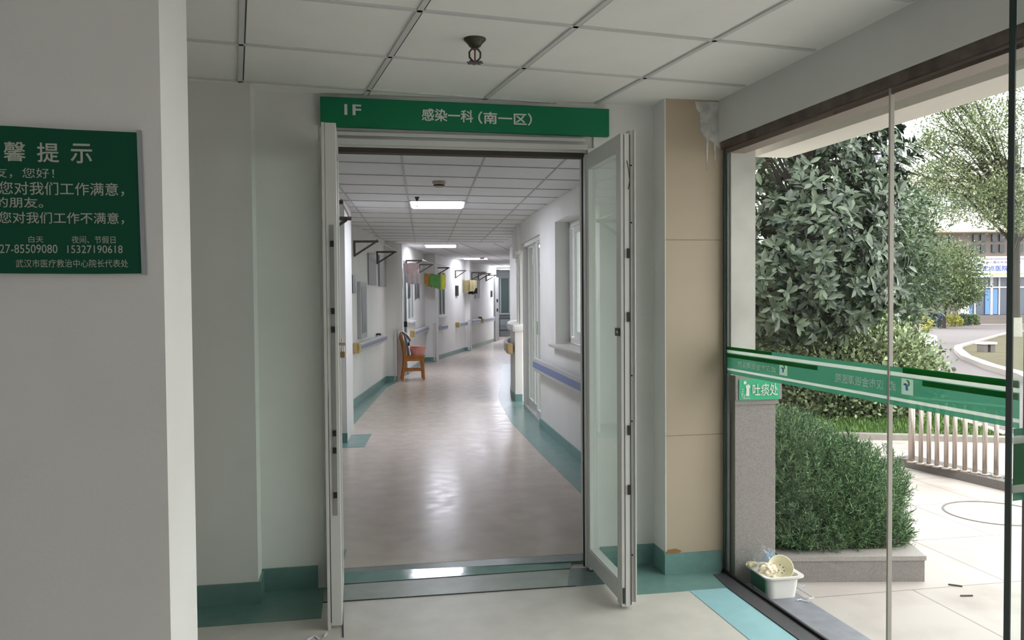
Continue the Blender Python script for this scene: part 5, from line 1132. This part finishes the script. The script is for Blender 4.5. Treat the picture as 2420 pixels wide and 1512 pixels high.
for px in (2068, 2078, 2086):
    a = dp(px, 778, 26); zb = gz(a.x, a.y); q = MB(); q.tube([(a.x, a.y, zb), (a.x, a.y, zb + .42)], .035, 8); q.lathe([(.035, .42), (.05, .46), (.02, .5)], (a.x, a.y, zb), 8)
    tag(q.build('dark_bollard', BLACKPL), 'one of three dark bollards right of the steel bollard, behind the glass joint', 'bollard', 'three dark bollards behind the hedge')

# ---- far building (its front faces the camera across the garden)
BD = 82.0; BO = dp(2130, 692, BD); bu = Vector((CR.x, CR.y, 0)).normalized(); bn = Vector((_f.x, _f.y, 0)).normalized()
def bpx(px): return (px - 2130) / F_PX * BD
def bz(py, px=2222): return dp(px, py, BD).z
def bbox(x0, x1, z0, z1, o0, o1, nme, m, par):
    q = MB(); P = [BO + bu * x + bn * o for x, o in ((x0, o0), (x1, o0), (x1, o1), (x0, o1))]; q.hexa([(p.x, p.y, z0) for p in P] + [(p.x, p.y, z1) for p in P]); return q.build(nme, m, par)
GZ = gz(BO.x, BO.y)
t = thing('hospital_building', 'white hospital building across the garden with a banner over its entrance', 'building', (BO.x, BO.y, GZ))
bbox(bpx(1900), bpx(2600), GZ, bz(548), 1.2, 8, 'lower_wall', BLDG, t)
bbox(bpx(1900), bpx(2600), bz(549), bz(540), -.5, 8, 'cornice', BLDC, t)
bbox(bpx(1900), bpx(2600), bz(540), bz(430), .2, 8, 'upper_wall', BLDW, t)
bbox(bpx(1900), bpx(2600), bz(430), bz(420), -.6, 8, 'cream_ledge', BLDC, t)
bbox(bpx(1900), bpx(2600), bz(420), bz(392), .2, 8, 'parapet', BLDW, t)
for k in range(14):
    x = bpx(2040) + k * 1.75; w_ = bbox(x, x + 1.2, bz(500), bz(462), .1, .3, 'upper_window', mat('pale_window', (150, 160, 160), .3), t); bbox(x + .57, x + .63, bz(500), bz(462), .05, .1, 'mullion', BLDW, w_)
for px, wd in ((2198, 9), (2216, 10), (2240, 10), (2256, 9)): bbox(bpx(px), bpx(px + wd), bz(573), bz(557), 1.0, 1.25, 'recess_window', WIND, t)
for px in (2313, 2331, 2358, 2376, 2402, 2420):
    for a, b in ((570, 553), (596, 577)): bbox(bpx(px), bpx(px + 11), bz(a), bz(b), 1.0, 1.25, 'recess_window', WIND, t)
bbox(bpx(2270), bpx(2440), bz(612), bz(606), .4, 1.3, 'canopy_edge', mat('pale_pink_trim', (206, 192, 194), .7), t)
bn_ = bbox(bpx(2288), bpx(2440), bz(648), bz(613), .5, .6, 'banner', mat('banner_lilac', (216, 214, 234), .6), t)
bbox(bpx(2288), bpx(2440), bz(652), bz(646), .45, .5, 'banner_grass', mat('banner_green', (150, 186, 120), .6), bn_)
def blet(body, x0, x1, y0, y1, m):
    p = BO + bu * bpx(x0) + bn * .48; lettering(body, m, bn_, (p.x, p.y, bz(y1)), tuple(bu), bpx(x1) - bpx(x0), bz(y0) - bz(y1), nrm=tuple(-bn), thick=.03, bold=.015)
BL = mat('banner_blue_letters', (58, 80, 148), .6)
blet('第七届世界军人运动会', 2336, 2420, 618, 623, mat('banner_small_letters', (96, 84, 110), .6)); blet('定点医院', 2327, 2388, 628, 641, BL); blet('行', 2318, 2326, 628, 641, BL)
bbox(bpx(2290), bpx(2440), bz(656), bz(651), -.2, 1.2, 'entrance_canopy', BLDW, t)
bbox(bpx(2290), bpx(2440), bz(745), bz(656), 1.1, 1.3, 'entrance_glass', mat('entrance_dark', (84, 90, 106), .2), t)
for px in (2300, 2316, 2354, 2357, 2374, 2398): bbox(bpx(px), bpx(px + 2), bz(745), bz(656), .9, 1.12, 'mullion', BLDW, t)
bbox(bpx(2300), bpx(2440), bz(681), bz(678), .9, 1.12, 'transom', BLDW, t)
for px, wd in ((2303, 8), (2342, 11), (2361, 10)):
    q = MB(); x0 = bpx(px); n_ = 8
    for k in range(n_):
        p = BO + bu * (x0 + (bpx(px + wd) - x0) * (k + .5) / n_) + bn * (.98 + .03 * (k % 2)); q.tube([(p.x, p.y, bz(744)), (p.x, p.y, bz(684))], .045, 6)
    q.build('blue_curtain', mat('blue_curtain', (112, 150, 214), .8), t)
bbox(bpx(2270), bpx(2440), GZ - .3, bz(746), -1.2, 1.2, 'entrance_steps', BLDG, t); bbox(bpx(2270), bpx(2440), GZ - .3, GZ + .35, -1.8, -1.2, 'entrance_steps', BLDG, t)
bbox(bpx(2280), bpx(2300), bz(745), bz(690), .7, 1.2, 'white_pier', BLDW, t); bbox(bpx(2172), bpx(2176), GZ, bz(705), .6, 1.2, 'downpipe', BLDW, t)
# tower block
TD = 200.0; a = dp(2100, 400, TD); t = thing('tower_block', 'pale high rise tower far behind, above the magnolia', 'building', (a.x, a.y, -1.6))
def tbox(x0, x1, z0, z1, o0, o1, nme, m):
    q = MB(); P = [Vector((a.x, a.y, 0)) + bu * x + bn * o for x, o in ((x0, o0), (x1, o0), (x1, o1), (x0, o1))]; q.hexa([(p.x, p.y, z0) for p in P] + [(p.x, p.y, z1) for p in P]); return q.build(nme, m, t)
TW = mat('tower_white', (160, 160, 168), .8); TWI = mat('tower_window', (96, 98, 112), .5)
tbox(-4.2, 3.2, -1.6, 47, 0, 9, 'wall', TW); tbox(-2, 1.5, 47, 49.5, 1, 7, 'roof_house', TW)
for k in range(6):
    z = 30.5 + 2.8 * k
    for x0, x1 in ((-3.6, -2.6), (-1.4, -.6), (1.2, 2.9)): tbox(x0, x1, z, z + 1.5, -.1, .1, 'window', TWI)

# ---- people
def person(pos, h, face, cols, lab, name='person', arms='down'):
    """one continuous skinned figure; cols = (skin, top, trousers, shoes, hair)"""
    x, y = pos; z = gz(x, y); c, s_ = math.cos(face), math.sin(face); k = h / 1.7
    J = [((0, 0, .92), .13), ((0, 0, 1.12), .125), ((0, .01, 1.32), .15), ((0, .02, 1.44), .085), ((0, .03, 1.50), .055), ((0, .05, 1.58), .085), ((0, .05, 1.66), .08),
         ((.09, 0, .86), .095), ((.10, .02, .48), .062), ((.10, -.02, .09), .045), ((.11, .12, .03), .04), ((-.09, 0, .86), .095), ((-.10, .03, .48), .062), ((-.10, 0, .09), .045), ((-.11, .13, .03), .04),
         ((.19, 0, 1.38), .062), ((.23, -.02, 1.12), .05), ((.21, .06, .90), .038), ((.20, .09, .82), .034), ((-.19, 0, 1.38), .062), ((-.23, -.02, 1.12), .05), ((-.21, .07, .90), .038), ((-.20, .10, .82), .034)]
    E_ = [(0, 1), (1, 2), (2, 3), (3, 4), (4, 5), (5, 6), (0, 7), (7, 8), (8, 9), (9, 10), (0, 11), (11, 12), (12, 13), (13, 14), (2, 15), (15, 16), (16, 17), (17, 18), (2, 19), (19, 20), (20, 21), (21, 22)]
    me = bpy.data.meshes.new(name); me.from_pydata([((p[0] * c - p[1] * s_) * k + x, (p[0] * s_ + p[1] * c) * k + y, p[2] * k + z) for p, r in J], E_, [])
    o = bpy.data.objects.new(name, me); COL.objects.link(o); sk = o.modifiers.new('s', 'SKIN'); o.modifiers.new('u', 'SUBSURF').levels = 1
    for i, v in enumerate(me.skin_vertices[0].data): v.radius = (J[i][1] * k,) * 2; v.use_root = i == 0
    dg = bpy.context.evaluated_depsgraph_get(); m2 = bpy.data.meshes.new_from_object(o.evaluated_get(dg)); bpy.data.objects.remove(o)
    for cm in cols[:4]: m2.materials.append(cm)
    for p in m2.polygons:
        zz = (p.center.z - z) / k; lx = abs((p.center.x - x) * c + (p.center.y - y) * s_) / k
        p.material_index = 0 if zz > 1.49 or (zz < .88 and lx > .165) else 1 if zz > .90 else 2 if zz > .10 else 3; p.use_smooth = True
    m2.name = name; o = bpy.data.objects.new(name, m2); COL.objects.link(o); tag(o, lab, 'person')
    hp = Vector((x, y, z)) + Vector((-.03 * s_, .03 * c, 1.645)) * k
    q = MB(); q.lathe([(.02, -.10), (.088, -.07), (.10, 0), (.085, .055), (.04, .085), (.005, .092)], hp, 14); q.build('hair', cols[4], o, smooth=True)
    f0 = Vector((x, y, z)) + Vector((-.125 * s_, .125 * c, 1.56)) * k
    if len(cols) > 5:
        q = MB(); q.lathe([(.05, -.02), (.06, .0), (.045, .025), (.01, .03)], f0, 12, (-s_, c, 0)); q.build('face_mask', cols[5], o, smooth=True)
    return o
SKIN = mat('skin', (206, 164, 138), .6)
pp = gp(2221, 777); NV = mat('navy_jacket', (38, 46, 70), .8)
person(pp, 1.5, R(115), (SKIN, NV, mat('black_trousers_far', (30, 32, 42), .8), BLACKPL, mat('black_hair', (24, 22, 22), .7), LETTER), 'person in a navy jacket and white mask standing by the road')
pp = gp(2186, 772); person(pp, 1.55, R(150), (SKIN, mat('orange_red_top', (190, 96, 72), .8, var=.3, scale=9), mat('blue_trousers_far', (60, 80, 130), .8), BLACKPL, mat('black_hair', (1, 1, 1))), 'person in a red and orange top partly behind the yellow bush')
